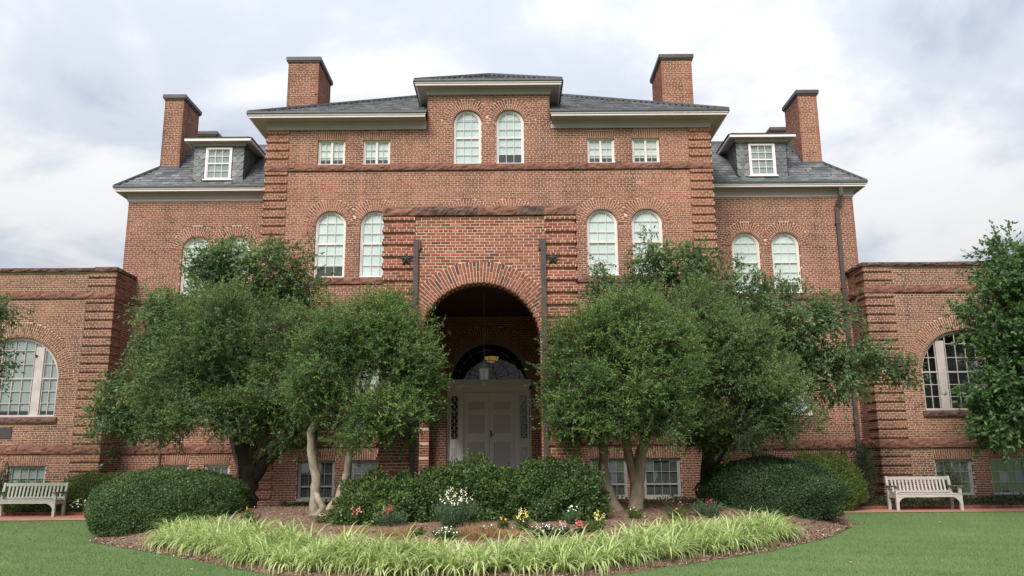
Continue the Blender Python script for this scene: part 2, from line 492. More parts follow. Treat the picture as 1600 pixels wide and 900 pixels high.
class MB:
    """collects small solid pieces of ONE part"""

    def __init__(self):
        self.v, self.f = [], []

    def add(self, vs, fs):
        o = len(self.v)
        self.v += [tuple(p) for p in vs]
        self.f += [tuple(i + o for i in q) for q in fs]
        return self

    def box(self, x0, x1, y0, y1, z0, z1):
        vs = [(x0, y0, z0), (x1, y0, z0), (x1, y1, z0), (x0, y1, z0), (x0, y0, z1), (x1, y0, z1), (x1, y1, z1), (x0, y1, z1)]
        return self.add(vs, [(0, 3, 2, 1), (4, 5, 6, 7), (0, 1, 5, 4), (1, 2, 6, 5), (2, 3, 7, 6), (3, 0, 4, 7)])

    def bar(self, p, q, w, d=None, roll=Vector((0, 1, 0))):
        p, q = Vector(p), Vector(q)
        d = w if d is None else d
        a = (q - p).normalized()
        s = a.cross(roll)
        if s.length < 1e-4:
            s = a.cross(Vector((1, 0, 0)))
        s.normalize()
        t = s.cross(a).normalized()
        vs = []
        for c in (p, q):
            for (i, j) in ((-1, -1), (1, -1), (1, 1), (-1, 1)):
                vs.append(c + s * (i * w / 2) + t * (j * d / 2))
        return self.add(vs, [(0, 1, 2, 3), (7, 6, 5, 4), (0, 4, 5, 1), (1, 5, 6, 2), (2, 6, 7, 3), (3, 7, 4, 0)])

    def tube(self, pts, radii, n=8, jitter=0.0, cap=True):
        pts = [Vector(p) for p in pts]
        base = len(self.v)
        ref = Vector((0.31, 0.87, 0.12)).normalized()
        for i, p in enumerate(pts):
            a = (pts[min(i + 1, len(pts) - 1)] - pts[max(i - 1, 0)])
            if a.length < 1e-6:
                a = Vector((0, 0, 1))
            a.normalize()
            s = a.cross(ref)
            s.normalize()
            t = a.cross(s)
            for k in range(n):
                th = 2 * PI * k / n
                r = radii[i] * (1 + jitter * (random.random() - 0.5) * 2)
                self.v.append(tuple(p + (s * math.cos(th) + t * math.sin(th)) * r))
        for i in range(len(pts) - 1):
            for k in range(n):
                a0 = base + i * n + k
                a1 = base + i * n + (k + 1) % n
                self.f.append((a0, a1, a1 + n, a0 + n))
        if cap:
            self.f.append(tuple(base + k for k in reversed(range(n))))
            self.f.append(tuple(base + (len(pts) - 1) * n + k for k in range(n)))
        return self

    def prism(self, poly, y0, y1):
        """poly in (x, z), extruded in y; front at y0"""
        n = len(poly)
        vs = [(x, y0, z) for x, z in poly] + [(x, y1, z) for x, z in poly]
        fs = [tuple(range(n)), tuple(reversed(range(n, 2 * n)))]
        fs += [(i, i + n, (i + 1) % n + n, (i + 1) % n) for i in range(n)]
        return self.add(vs, fs)

    def mesh(self, name, material, smooth=False):
        me = bpy.data.meshes.new(name)
        me.from_pydata(self.v, [], self.f)
        me.materials.append(material)
        bm = bmesh.new()
        bm.from_mesh(me)
        bmesh.ops.recalc_face_normals(bm, faces=bm.faces)
        bm.to_mesh(me)
        bm.free()
        if smooth:
            me.polygons.foreach_set('use_smooth', [True] * len(me.polygons))
        return me

    def build(self, name, material, parent=None, loc=None, rot=None, smooth=False):
        return link(bpy.data.objects.new(name, self.mesh(name, material, smooth)), parent, loc, rot)


def inst(name, me, parent=None, loc=None, rot=None, scale=None):
    o = bpy.data.objects.new(name, me)
    link(o, parent, loc, rot)
    if scale is not None:
        o.scale = scale
    return o


# ------------------------------------------------------------------ ground heights
BX = np.array([-9.0, -8.74, -8.27, -6.72, -4.95, -3.59, -2.0, -0.5, 0.9, 1.85, 3.04, 4.47, 6.53, 7.62, 8.2, 8.6])
BY = np.array([19.3, 17.45, 17.0, 15.6, 13.8, 12.45, 11.75, 11.6, 11.9, 12.5, 13.6, 14.96, 17.39, 19.1, 20.6, 21.6])
BED_X0, BED_X1 = -9.0, 8.6


def sstep(a, b, x):
    t = np.clip((np.asarray(x, float) - a) / (b - a), 0, 1)
    return t * t * (3 - 2 * t)


def bed_front(x):
    return np.interp(x, BX, BY)


def gh(x, y):
    """terrain height"""
    x = np.asarray(x, float)
    y = np.asarray(y, float)
    base = 0.15 * sstep(16, 22.6, y) + 0.10 * sstep(23.4, 25, y)
    d = np.clip((y - bed_front(x)) * 0.7, 0, None)
    mnd = 0.55 * (1 - np.exp(-(d / 1.6) ** 1.3))
    mnd = mnd * sstep(BED_X0, BED_X0 + 1.2, x) * (1 - sstep(BED_X1 - 1.2, BED_X1, x))
    mnd = mnd * (1 - 0.75 * sstep(18.5, 22.5, y))
    return base + mnd


def in_bed(x, y):
    return (x > BED_X0) & (x < BED_X1) & (y > bed_front(x)) & (y < 21.9)


def grid(name, xs, ys, zf, material, dz=0.0, mask=None, kind='structure'):
    X, Y = np.meshgrid(xs, ys)
    Z = zf(X, Y) + dz
    V = np.stack([X, Y, Z], -1).reshape(-1, 3)
    nx, ny = len(xs), len(ys)
    i, j = np.meshgrid(np.arange(nx - 1), np.arange(ny - 1))
    a = (j * nx + i).ravel()
    Q = np.stack([a, a + 1, a + 1 + nx, a + nx], -1)
    if mask is not None:
        cx = V[Q].mean(1)
        Q = Q[mask(cx[:, 0], cx[:, 1])]
        used = np.unique(Q)
        remap = np.zeros(len(V), int)
        remap[used] = np.arange(len(used))
        V, Q = V[used], remap[Q]
    return np_obj(name, V, Q, material, None, smooth=True, kind=kind)


xs = np.concatenate([[-400, -150, -60, -30], np.arange(-20, 20.01, 0.25), [30, 60, 150, 400]])
ys = np.concatenate([[-200, -60, -20, 0, 5], np.arange(8, 27.01, 0.25), [32, 45, 80, 200, 700]])
lawn = grid('lawn', xs, ys, gh, MAT['lawn'])

# planting bed: laid as a strip between its curved front edge and the back
nb, mb = 150, 60
bx = np.linspace(BED_X0 + 0.02, BED_X1 - 0.02, nb)
VB, QB = [], []
for i, x in enumerate(bx):
    y0 = float(bed_front(x)) + 0.03 * math.sin(i * 1.7) + 0.02 * math.sin(i * 0.6)
    for j in range(mb):
        y = y0 + (23.6 - y0) * (j / (mb - 1))
        VB.append((x, y, float(gh(x, y)) + 0.02 * min(1, j / 3) + 0.004 + 0.012 * random.random() * (j > 0)))
for i in range(nb - 1):
    for j in range(mb - 1):
        a = i * mb + j
        QB.append((a, a + mb, a + mb + 1, a + 1))
np_obj('garden_bed', VB, QB, MAT['mulch'], None, smooth=True, kind='structure')
# soil strip against the walls, behind the paths
soilL = grid('planting_strip', np.arange(-22, -8.99, 0.5), np.arange(23.55, 26.3, 0.25), gh, MAT['mulch'], 0.006)
soilR = grid('planting_strip', np.arange(8.6, 22.2, 0.5), np.arange(23.55, 26.3, 0.25), gh, MAT['mulch'], 0.006)


# ------------------------------------------------------------------ brickwork
COURSE, BH, BL, JT = 0.0677, 0.0520, 0.2135, 0.0155
HALF = BL / 2


class Bricks:
    """rows of (cx, cz, length, height, angle, front y, depth, tone)"""

    def __init__(self, mean=0.5, sd=0.15):
        self.rows, self.mean, self.sd = [], mean, sd
        self.beds = []      # mortar of the projecting courses

    def tone(self, d=0.0):
        t = random.gauss(self.mean + d, self.sd)
        if random.random() < 0.045:
            t -= 0.30
        return min(1, max(0, t))

    def put(self, cx, cz, w, h, ang=0.0, yf=0.0, dep=0.10, d=0.0):
        self.rows.append((cx, cz, w, h, ang, yf + random.uniform(-0.002, 0.002), dep, self.tone(d)))

    def arrays(self, rows=None):
        A = np.array(self.rows if rows is None else rows, dtype=float)
        n = len(A)
        hx, hz = A[:, 2] / 2, A[:, 3] / 2
        ca, sa = np.cos(A[:, 4]), np.sin(A[:, 4])
        V = np.zeros((n, 8, 3))
        k = 0
        for yy in (0, 1):
            for (i, j) in ((-1, -1), (1, -1), (1, 1), (-1, 1)):
                lx, lz = i * hx, j * hz
                V[:, k, 0] = A[:, 0] + lx * ca - lz * sa
                V[:, k, 2] = A[:, 1] + lx * sa + lz * ca
                V[:, k, 1] = A[:, 5] + yy * (A[:, 6])
                k += 1
        fq = np.array([[0, 1, 2, 3], [0, 4, 5, 1], [1, 5, 6, 2], [2, 6, 7, 3], [3, 7, 4, 0]])
        Q = (np.arange(n)[:, None, None] * 8 + fq[None]).reshape(-1, 4)
        return V.reshape(-1, 3), Q, np.repeat(A[:, 7], 8)


def place(V, side, ox, oy):
    """wall frame (u, depth, z) to building frame"""
    V = np.asarray(V, float)
    o = V.copy()
    u, d = V[:, 0], V[:, 1]
    if side == 'front':
        o[:, 0], o[:, 1] = ox + u, oy + d
    elif side == '+x':
        o[:, 0], o[:, 1] = ox - d, oy + u
    elif side == '-x':
        o[:, 0], o[:, 1] = ox + d, oy - u
    else:
        o[:, 0], o[:, 1] = ox - u, oy - d
    return o


class Rect:
    def __init__(self, a, b, z0, z1, lint=0.0, fan=0.03):
        self.a, self.b, self.z0, self.z1, self.lint, self.fan = a, b, z0, z1, lint, fan

    def bricks(self, z):
        if self.z0 < z < self.z1:
            return (self.a, self.b)
        if self.lint and self.z1 <= z < self.z1 + self.lint:
            f = 0.16 * (z - self.z1)
            return (self.a - f, self.b + f)

    def mortar(self, z0, z1):
        if z1 > self.z0 + 0.001 and z0 < self.z1 - 0.001:
            return (self.a, self.b)


class Arch:
    def __init__(self, cx, hw, z0, zs, ring):
        self.cx, self.hw, self.z0, self.zs, self.ring = cx, hw, z0, zs, ring

    def bricks(self, z):
        if self.z0 < z <= self.zs:
            return (self.cx - self.hw, self.cx + self.hw)
        ro = self.hw + self.ring
        if self.zs < z < self.zs + ro:
            h = math.sqrt(ro * ro - (z - self.zs) ** 2)
            return (self.cx - h, self.cx + h)

    def mortar(self, z0, z1):
        if z1 <= self.z0 or z0 >= self.zs + self.hw:
            return None
        zz = max(z0, self.zs)
        h = math.sqrt(max(0, self.hw ** 2 - (zz - self.zs) ** 2))
        return (self.cx - h, self.cx + h)


def cut(ints, ab):
    if ab is None:
        return ints
    a, b = ab
    out = []
    for (p, q) in ints:
        if b <= p or a >= q:
            out.append((p, q))
            continue
        if a > p:
            out.append((p, a))
        if b < q:
            out.append((b, q))
    return out


def lay(B, u0, u1, z0, z1, ops=(), quoins=(), dep=0.10, d=0.0, corner_out=0.04):
    """common bond with a header course every sixth; quoins = (ua, ub, outer side -1/+1/0) step out two courses in four"""
    k0 = int(math.ceil(z0 / COURSE - 1e-6))
    k1 = int(math.floor(z1 / COURSE + 1e-6))
    for k in range(k0, k1):
        zc = (k + 0.5) * COURSE
        zones = [(u0, u1, 0.0, 0)]
        for (qa, qb, so) in quoins:
            nz = []
            for (a, b, yf, fl) in zones:
                if qb <= a or qa >= b or fl:
                    nz.append((a, b, yf, fl))
                    continue
                if qa > a:
                    nz.append((a, qa, 0.0, 0))
                pr = (0.044, 0.030, 0.008, 0.0)[k % 4]
                aa, bb = max(a, qa), min(b, qb)
                if so < 0:
                    aa -= pr
                if so > 0:
                    bb += pr
                nz.append((aa, bb, -pr, 1))
                if qb < b:
                    nz.append((qb, b, 0.0, 0))
            zones = nz
        for (a, b, yf, fl) in zones:
            if yf < 0:
                B.beds.append((a + 0.006, b - 0.006, k * COURSE + 0.014 * (k % 4 == 0), (k + 1) * COURSE - 0.004, yf + 0.0055))
            ints = [(a, b)]
            for o in ops:
                ints = cut(ints, o.mortar(zc - 0.02, zc + 0.02) if fl else o.bricks(zc))
            header = (k % 6 == 0) if not fl else (k % 4 == 0)
            pitch = HALF if header else BL
            ph = (k % 2) * HALF
            if header:
                ph += HALF / 2
            for (p, q) in ints:
                if q - p < 0.03:
                    continue
                x = math.floor((p - ph) / pitch) * pitch + ph
                while x < q:
                    s, t = max(x, p), min(x + pitch, q)
                    if t - s > 0.028:
                        s2 = s + (JT / 2 if s > p + 1e-6 else 0)
                        t2 = t - (JT / 2 if t < q - 1e-6 else 0)
                        B.put((s2 + t2) / 2, zc, t2 - s2, BH + random.uniform(-0.0025, 0.002), 0, yf, dep - yf, d)
                    x += pitch


def ring(B, cx, zs, r0, r1, lengths, dep=0.10, clip=None, yf=0.0, a0=0.0, a1=PI, jag=0.0, d=0.0):
    n = max(7, int(round((a1 - a0) * (r0 * 0.65 + r1 * 0.35) / COURSE)))
    st = (a1 - a0) / n
    for i in range(n):
        th = a0 + (i + 0.5) * st
        ls = lengths[i % len(lengths)]
        r = r0 + (jag * (i % 2))
        tot = r1 - r
        for l in ls:
            L_ = l * tot
            rm = r + L_ / 2
            x, z = cx + rm * math.cos(th), zs + rm * math.sin(th)
            if clip is None or clip(x, z):
                B.put(x, z, L_ - JT * 1.0, st * rm - JT * 1.05, th, yf, dep, d)
            r += L_


HALFBOND = [(0.5, 0.5), (0.25, 0.5, 0.25)]


def jack(B, a, b, z0, z1, dep=0.10, yf=-0.004):
    n = int(round((b - a) / COURSE))
    for i in range(n):
        t = (i + 0.5) / n
        x = a + (b - a) * t
        ang = (t - 0.5) * 0.32
        ls = HALFBOND[i % 2]
        z = z0
        for l in ls:
            h = l * (z1 - z0)
            zz = z + h / 2
            B.put(x + math.tan(ang) * (zz - z0), zz, (b - a) / n - JT, h - JT * 0.8, -ang, yf, dep)
            z += h


def mortar_faces(u0, u1, z0, z1, ops, y=0.0055, rev=0.14, step=COURSE):
    """flat mortar bed behind the bricks with the openings left out, and the reveals"""
    V, Q = [], []

    def q(a, b, c, d):
        n = len(V)
        V.extend([a, b, c, d])
        Q.append((n, n + 1, n + 2, n + 3))

    zs = [z0]
    k = int(math.floor(z0 / step)) + 1
    cuts = set()
    for o in ops:
        cuts.add(round(o.z0, 4))
        if isinstance(o, Rect):
            cuts.add(round(o.z1, 4))
        else:
            cuts.add(round(o.zs, 4))
            for i in range(1, 15):
                cuts.add(round(o.zs + o.hw * math.sin(i / 14 * PI / 2), 4))
    lv = sorted({z0, z1} | {c for c in cuts if z0 < c < z1})
    for i in range(len(lv) - 1):
        a, b = lv[i], lv[i + 1]
        ints = [(u0, u1)]
        for o in ops:
            ints = cut(ints, o.mortar(a, b))
        for (p, r) in ints:
            if r - p > 1e-4:
                q((p, y, a), (r, y, a), (r, y, b), (p, y, b))
    for o in ops:
        if isinstance(o, Rect):
            ga, gb = o.a - 0.006, o.b + 0.006
            q((ga, y, o.z0), (ga, rev, o.z0), (ga, rev, o.z1), (ga, y, o.z1))
            q((gb, y, o.z1), (gb, rev, o.z1), (gb, rev, o.z0), (gb, y, o.z0))
            q((o.a, y, o.z1), (o.a, rev, o.z1), (o.b, rev, o.z1), (o.b, y, o.z1))
            q((o.b, y, o.z0), (o.b, rev, o.z0), (o.a, rev, o.z0), (o.a, y, o.z0))
        else:
            cx, hw = o.cx, o.hw + 0.006
            pts = [(cx - hw, o.z0), (cx - hw, o.zs)] + [(cx - hw * math.cos(t), o.zs + hw * math.sin(t)) for t in np.linspace(0, PI, 25)[1:-1]] + [(cx + hw, o.zs), (cx + hw, o.z0)]
            for (p, r) in zip(pts[:-1], pts[1:]):
                q((p[0], y, p[1]), (p[0], rev, p[1]), (r[0], rev, r[1]), (r[0], y, r[1]))
            q((cx + hw, y, o.z0), (cx + hw, rev, o.z0), (cx - hw, rev, o.z0), (cx - hw, y, o.z0))
            # mortar bed of the ring
            r1 = hw + o.ring
            ts = np.linspace(0, PI, 25)
            for t0, t1 in zip(ts[:-1], ts[1:]):
                q((cx + hw * math.cos(t0), y + 0.002, o.zs + hw * math.sin(t0)), (cx + r1 * math.cos(t0), y + 0.002, o.zs + r1 * math.sin(t0)),
                  (cx + r1 * math.cos(t1), y + 0.002, o.zs + r1 * math.sin(t1)), (cx + hw * math.cos(t1), y + 0.002, o.zs + hw * math.sin(t1)))
    return V, Q


def with_beds(V, Q, B):
    V, Q = list(V), list(Q)
    for a, b_, z0, z1, y in B.beds:
        n = len(V)
        V += [(a, y, z0), (b_, y, z0), (b_, y, z1), (a, y, z1), (a, 0.03, z0), (b_, 0.03, z0), (b_, 0.03, z1), (a, 0.03, z1)]
        Q += [(n, n + 1, n + 2, n + 3), (n, n + 4, n + 5, n + 1), (n + 3, n + 2, n + 6, n + 7), (n, n + 3, n + 7, n + 4), (n + 1, n + 5, n + 6, n + 2)]
    return V, Q


def wall(name, parent, B, VQ, side, ox, oy, bm, mm, rows=None):
    """mortar mesh as the part, its joined bricks as a sub-part"""
    V, Q = VQ
    V, Q = with_beds(V, Q, B)
    o = np_obj(name, place(V, side, ox, oy), Q, mm, parent)
    Vb, Qb, tb = B.arrays(rows)
    np_obj('brickwork', place(Vb, side, ox, oy), Qb, bm, o, tb, kind='stuff')
    return o


def rock_block(name, parent, u0, u1, z0, z1, yf, yb, material, side='front', ox=0, oy=0, rough=0.016, ends=True):
    """quarry-faced stone: pitched front with broken relief, drafted back edges"""
    nx = max(4, int((u1 - u0) / 0.05))
    nz = max(4, int((z1 - z0) / 0.042))
    xs_ = np.linspace(u0, u1, nx + 1)
    zs_ = np.linspace(z0, z1, nz + 1)
    sx, sz = random.random() * 50, random.random() * 50
    V, Q = [], []
    for j, z in enumerate(zs_):
        for i, x in enumerate(xs_):
            edge = min(i, nx - i, 99) == 0 or j in (0, nz)
            e1 = min(min(i, nx - i) / 1.0, 1.0) * (0.0 if j in (0, nz) else 1.0)
            bulge = 0.018 * math.sin(PI * j / nz)
            nse = 0.6 * math.sin(x * 9.1 + sx + 2 * math.sin(z * 21 + sz)) + 0.5 * math.sin(x * 23 + sz) * math.sin(z * 37 + sx) + random.uniform(-0.5, 0.5)
            yy = yf - e1 * (bulge + rough * nse)
            V.append((x + (0 if edge else random.uniform(-0.012, 0.012)), yy, z + (0 if edge else random.uniform(-0.01, 0.01))))
    w = nx + 1
    for j in range(nz):
        for i in range(nx):
            a = j * w + i
            Q.append((a, a + 1, a + 1 + w, a + w))
    n = len(V)
    V += [(u0, yf, z0), (u1, yf, z0), (u1, yf, z1), (u0, yf, z1), (u0, yb, z0), (u1, yb, z0), (u1, yb, z1), (u0, yb, z1)]
    Q += [(n, n + 4, n + 5, n + 1), (n + 3, n + 2, n + 6, n + 7), (n, n + 3, n + 7, n + 4), (n + 1, n + 5, n + 6, n + 2)]
    return np_obj(name, place(V, side, ox, oy), Q, material, parent)


def belt(parent, u0, u1, z0, z1, joints=None, yf=-0.03, yb=0.06, material=None, side='front', ox=0, oy=0, mean=1.35):
    x = u0
    xs_ = [u0]
    if joints:
        xs_ += [j for j in joints if u0 < j < u1]
    else:
        while x < u1 - mean * 1.4:
            x += mean * random.uniform(0.7, 1.3)
            xs_.append(x)
    xs_.append(u1)
    for a, b_ in zip(xs_[:-1], xs_[1:]):
        rock_block('belt_stone', parent, a + 0.004, b_ - 0.004, z0, z1, yf + random.uniform(-0.006, 0.006), yb, material or MAT['stone'], side, ox, oy)


# ------------------------------------------------------------------ windows
_cache = {}


def arch_band(mbd, hw, w, z0, zs, y0, y1, n=22, bottom=True):
    """frame strip following a round-headed opening (outer half width hw)"""
    def path(h):
        return [(-h, z0)] + [(-h * math.cos(t), zs + h * math.sin(t)) for t in np.linspace(0, PI, n)] + [(h, z0)]
    P, I = path(hw), path(hw - w)
    m_ = len(P)
    vs = [(x, y0, z) for x, z in P] + [(x, y0, z) for x, z in I] + [(x, y1, z) for x, z in P] + [(x, y1, z) for x, z in I]
    fs = []
    for i in range(m_ - 1):
        fs.append((i, i + 1, i + 1 + m_, i + m_))
        fs.append((i + m_, i + 1 + m_, i + 1 + 3 * m_, i + 3 * m_))
        fs.append((i, i + 2 * m_, i + 1 + 2 * m_, i + 1))
        fs.append((i + 2 * m_, i + 3 * m_, i + 1 + 3 * m_, i + 1 + 2 * m_))
    mbd.add(vs, fs)
    if bottom:
        mbd.box(-hw + w, hw - w, y0, y1, z0, z0 + w)
    return mbd


def clip_poly(xa, xb, za, zb, zs=None, r=None):
    if r is None:
        return [(xa, za), (xb, za), (xb, zb), (xa, zb)]
    xa, xb = max(xa, -r), min(xb, r)
    if xb - xa < 0.01:
        return None
    k = 7
    top = []
    for x in np.linspace(xb, xa, k):
        t = zs + math.sqrt(max(0, r * r - x * x)) if abs(x) <= r else zs
        top.append((x, min(zb, t)))
    if max(z for _, z in top) <= za + 0.01:
        return None
    if min(z for _, z in top) >= zb - 1e-6:
        return [(xa, za), (xb, za), (xb, zb), (xa, zb)]
    pts = [(xa, za), (xb, za)] + [(x, z) for x, z in top if z > za + 1e-3]
    if top[0][1] <= za + 1e-3:      # right side swallowed by the arch
        pts = [(xa, za), (min(xb, math.sqrt(max(0.0, r * r - (za - zs) ** 2))), za)] + [(x, z) for x, z in top if z > za + 1e-3]
    if top[-1][1] <= za + 1e-3:
        xl = -math.sqrt(max(0.0, r * r - (za - zs) ** 2))
        pts = [(xl, za)] + pts[1:]
    return pts


def window(name, parent, x, y, hw, z0, z1, cols, rows, round_head=False, casing=0.055, blind='blind', blind_bot=0.0, rail=None,
           paint='frame', mull=(), sill=0.05, key=None, blind_y=0.165, bar=0.012, panel=None):
    """cols / rows: edges of the panes; mull: thick uprights (x0, x1); z1 = spring line when round_head, else top"""
    fm = MAT[paint]
    zs = z1 if round_head else None
    rg = hw - casing - 0.028
    k = key or (name, hw, z0, z1)
    if k not in _cache:
        fr_ = MB()
        if round_head:
            arch_band(fr_, hw - 0.002, casing, z0, z1, 0.085, 0.17)
        else:
            fr_.box(-hw, -hw + casing, 0.085, 0.17, z0, z1).box(hw - casing, hw, 0.085, 0.17, z0, z1)
            fr_.box(-hw + casing, hw - casing, 0.085, 0.17, z1 - casing, z1).box(-hw + casing, hw - casing, 0.085, 0.17, z0, z0 + casing * 0.8)
        for a, b_ in mull:
            zt = z1 if not round_head else z1 + math.sqrt(max(0, (hw - casing) ** 2 - max(abs(a), abs(b_)) ** 2))
            fr_.box(a, b_, 0.092, 0.172, z0 + 0.01, zt + 0.01)
        sl = MB().box(-hw - 0.0, hw + 0.0, 0.03, 0.10, z0 - 0.002, z0 + sill * 0.8)
        sash, bars = MB(), MB()
        if round_head:
            arch_band(sash, hw - casing - 0.001, 0.03, z0 + casing * 0.8, z1, 0.115, 0.15)
        else:
            h2 = hw - casing
            sash.box(-h2, -h2 + 0.03, 0.115, 0.15, z0 + casing * 0.8, z1 - casing).box(h2 - 0.03, h2, 0.115, 0.15, z0 + casing * 0.8, z1 - casing)
            sash.box(-h2, h2, 0.116, 0.151, z1 - casing - 0.03, z1 - casing).box(-h2, h2, 0.116, 0.151, z0 + casing * 0.8, z0 + casing * 0.8 + 0.035)
        if rail is not None:
            w_ = hw - casing
            if round_head and rail > z1:
                w_ = math.sqrt(max(0, w_ ** 2 - (rail - z1) ** 2))
            sash.box(-w_, w_, 0.108, 0.149, rail - 0.022, rail + 0.022)

        def topz(xx):
            if not round_head:
                return z1 - casing
            return z1 + math.sqrt(max(0, rg * rg - xx * xx))
        for (ca, cb) in cols:
            pass
        inner = sorted({c[0] for c in cols} | {c[1] for c in cols})
        for xx in inner[1:-1]:
            if any(a - 0.01 <= xx <= b_ + 0.01 for a, b_ in mull):
                continue
            bars.box(xx - bar / 2, xx + bar / 2, 0.118, 0.145, z0 + casing, min(rows[-1][1], topz(xx)) if not round_head else topz(xx))
        zz = sorted({r[0] for r in rows} | {r[1] for r in rows})
        for zr in zz[1:-1]:
            if rail is not None and abs(zr - rail) < 0.04:
                continue
            w_ = rg
            if round_head and zr > z1:
                w_ = math.sqrt(max(0, rg * rg - (zr - z1) ** 2))
            bars.box(-w_, w_, 0.119, 0.146, zr - bar / 2, zr + bar / 2)
        panes = []
        for (ca, cb) in cols:
            for (ra, rb) in rows:
                pl = clip_poly(ca, cb, ra, rb, zs, rg + 0.01 if round_head else None)
                if pl and len(pl) >= 3:
                    cx = sum(p[0] for p in pl) / len(pl)
                    cz = sum(p[1] for p in pl) / len(pl)
                    me = bpy.data.meshes.new('pane')
                    me.from_pydata([(p[0] - cx, 0, p[1] - cz) for p in pl], [], [tuple(range(len(pl)))])
                    me.materials.append(MAT['glass'])
                    panes.append((me, cx, cz))
        _cache[k] = (fr_.mesh(name, fm), sl.mesh('sill', fm), sash.mesh('sash', fm), bars.mesh('glazing_bars', fm), panes)
    fr_m, sl_m, sa_m, ba_m, panes = _cache[k]
    o = inst(name, fr_m, parent, (x, y, 0))
    inst('sill', sl_m, o)
    inst('sash', sa_m, o)
    if len(ba_m.vertices):
        inst('glazing_bars', ba_m, o)
    for me, cx, cz in panes:
        inst('pane', me, o, (cx, 0.13, cz), (random.gauss(0, 0.018), 0, random.gauss(0, 0.022)))
    # blind and the dark room behind it
    hb = hw - 0.01
    zb = z0 + blind_bot
    if blind:
        bl = MB()
        if round_head:
            bl.add([(-hb, blind_y, zb)] + [(-hb * math.cos(t), blind_y, z1 + hb * math.sin(t)) for t in np.linspace(0, PI, 17)] + [(hb, blind_y, zb)], [tuple(range(19))])
        else:
            bl.add([(-hb, blind_y, zb), (hb, blind_y, zb), (hb, blind_y, z1), (-hb, blind_y, z1)], [(0, 1, 2, 3)])
        bl.build('blind', random.choice([MAT['blind'], MAT['blind'], MAT['blind_b'], MAT['blind_c']]) if blind == 'blind' else MAT[blind], o)
    zt = z1 + (hw if round_head else 0)
    rec = MB()
    rec.add([(-hw, 0.16, z0), (hw, 0.16, z0), (hw, 0.16, zt), (-hw, 0.16, zt), (-hw, 0.6, z0), (hw, 0.6, z0), (hw, 0.6, zt), (-hw, 0.6, zt)],
            [(4, 5, 6, 7), (0, 4, 7, 3), (1, 2, 6, 5), (3, 7, 6, 2), (0, 1, 5, 4)])
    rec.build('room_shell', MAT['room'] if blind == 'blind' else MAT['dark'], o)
    return o


def even(a, b, n):
    e_ = np.linspace(a, b, n + 1)
    return [(float(p), float(q)) for p, q in zip(e_[:-1], e_[1:])]


# ------------------------------------------------------------------ the building
BLD = empty('brick_building', (-0.7, 24.0, 0.0))
tag(BLD, 'large red brick hall with arched entrance porch, slate roofs, chimneys and two low side pavilions', 'building')
HM, HWG, HAN = 6.93, 12.19, 11.78         # half widths: central block, wings, inner edge of the pavilions
YW, YA, YP = 2.2, 1.0, -6.8               # depth of wing wall, pavilion wall, porch face from the central wall

# ---- central block, front
ops = []
attic = [(3.08, 3.94), (4.49, 5.35)]
for s in (-1, 1):
    for a, b_ in attic:
        a, b_ = sorted((s * a, s * b_))
        ops.append(Rect(a, b_, 10.62, 11.46, 0.25, 0.04))
arch_x = [0.69, 3.475, 4.855]
for s in (-1, 1):
    for cx in arch_x:
        ops.append(Arch(s * cx, 0.475, 7.02, 8.655, 0.375))
    for cx in arch_x[1:]:
        ops.append(Arch(s * cx, 0.475, 2.95, 4.95, 0.375))
    ops.append(Arch(s * 0.67, 0.44, 10.62, 11.99, 0.365))
bas = [(2.92, 3.99), (4.45, 5.53)]
for s in (-1, 1):
    for a, b_ in bas:
        a, b_ = sorted((s * a, s * b_))
        ops.append(Rect(a, b_, 0.5, 1.62, 0.36, 0.05))
ops_low = list(ops)
door_op = Rect(-1.24, 1.24, 1.0, 3.9)
door_fan = Arch(0, 1.24, 3.9, 3.901, 0.36)
ops_all = ops + [door_op, door_fan]

B = Bricks(0.53, 0.11)
lay(B, -HM, HM, 0.0, 11.78, ops_all, [(-HM, -HM + 0.68, -1), (HM - 0.68, HM, 1)])
lay(B, -1.93, 1.93, 11.77, 12.96, [o for o in ops_all if isinstance(o, Arch)])
for o in ops:
    if isinstance(o, Arch):
        nb_ = [p for p in ops if isinstance(p, Arch) and p is not o and abs(p.zs - o.zs) < 0.1 and abs(p.cx - o.cx) < 1.6]
        ring(B, o.cx, o.zs, o.hw, o.hw + o.ring, HALFBOND, clip=(lambda x, z, o=o, nb_=nb_: all(abs(x - o.cx) <= abs(x - p.cx) for p in nb_)))
    elif o.lint:
        jack(B, o.a, o.b, o.z1 + 0.005, o.z1 + o.lint - 0.005)
ring(B, 0, 3.9, 1.24, 1.60, HALFBOND)
Vm, Qm = mortar_faces(-HM, HM, -0.3, 11.78, ops_all)
V2, Q2 = mortar_faces(-1.93, 1.93, 11.78, 12.98, [o for o in ops if isinstance(o, Arch) and o.zs > 11])
Q2 = [q for q in Q2 if max(V2[i][2] for i in q) > 11.7]
Qm = Qm + [tuple(i + len(Vm) for i in q) for q in Q2]
Vm = Vm + V2
W_MAIN = wall('facade_wall', BLD, B, (Vm, Qm), 'front', 0, 0, MAT['brick'], MAT['mortar'])

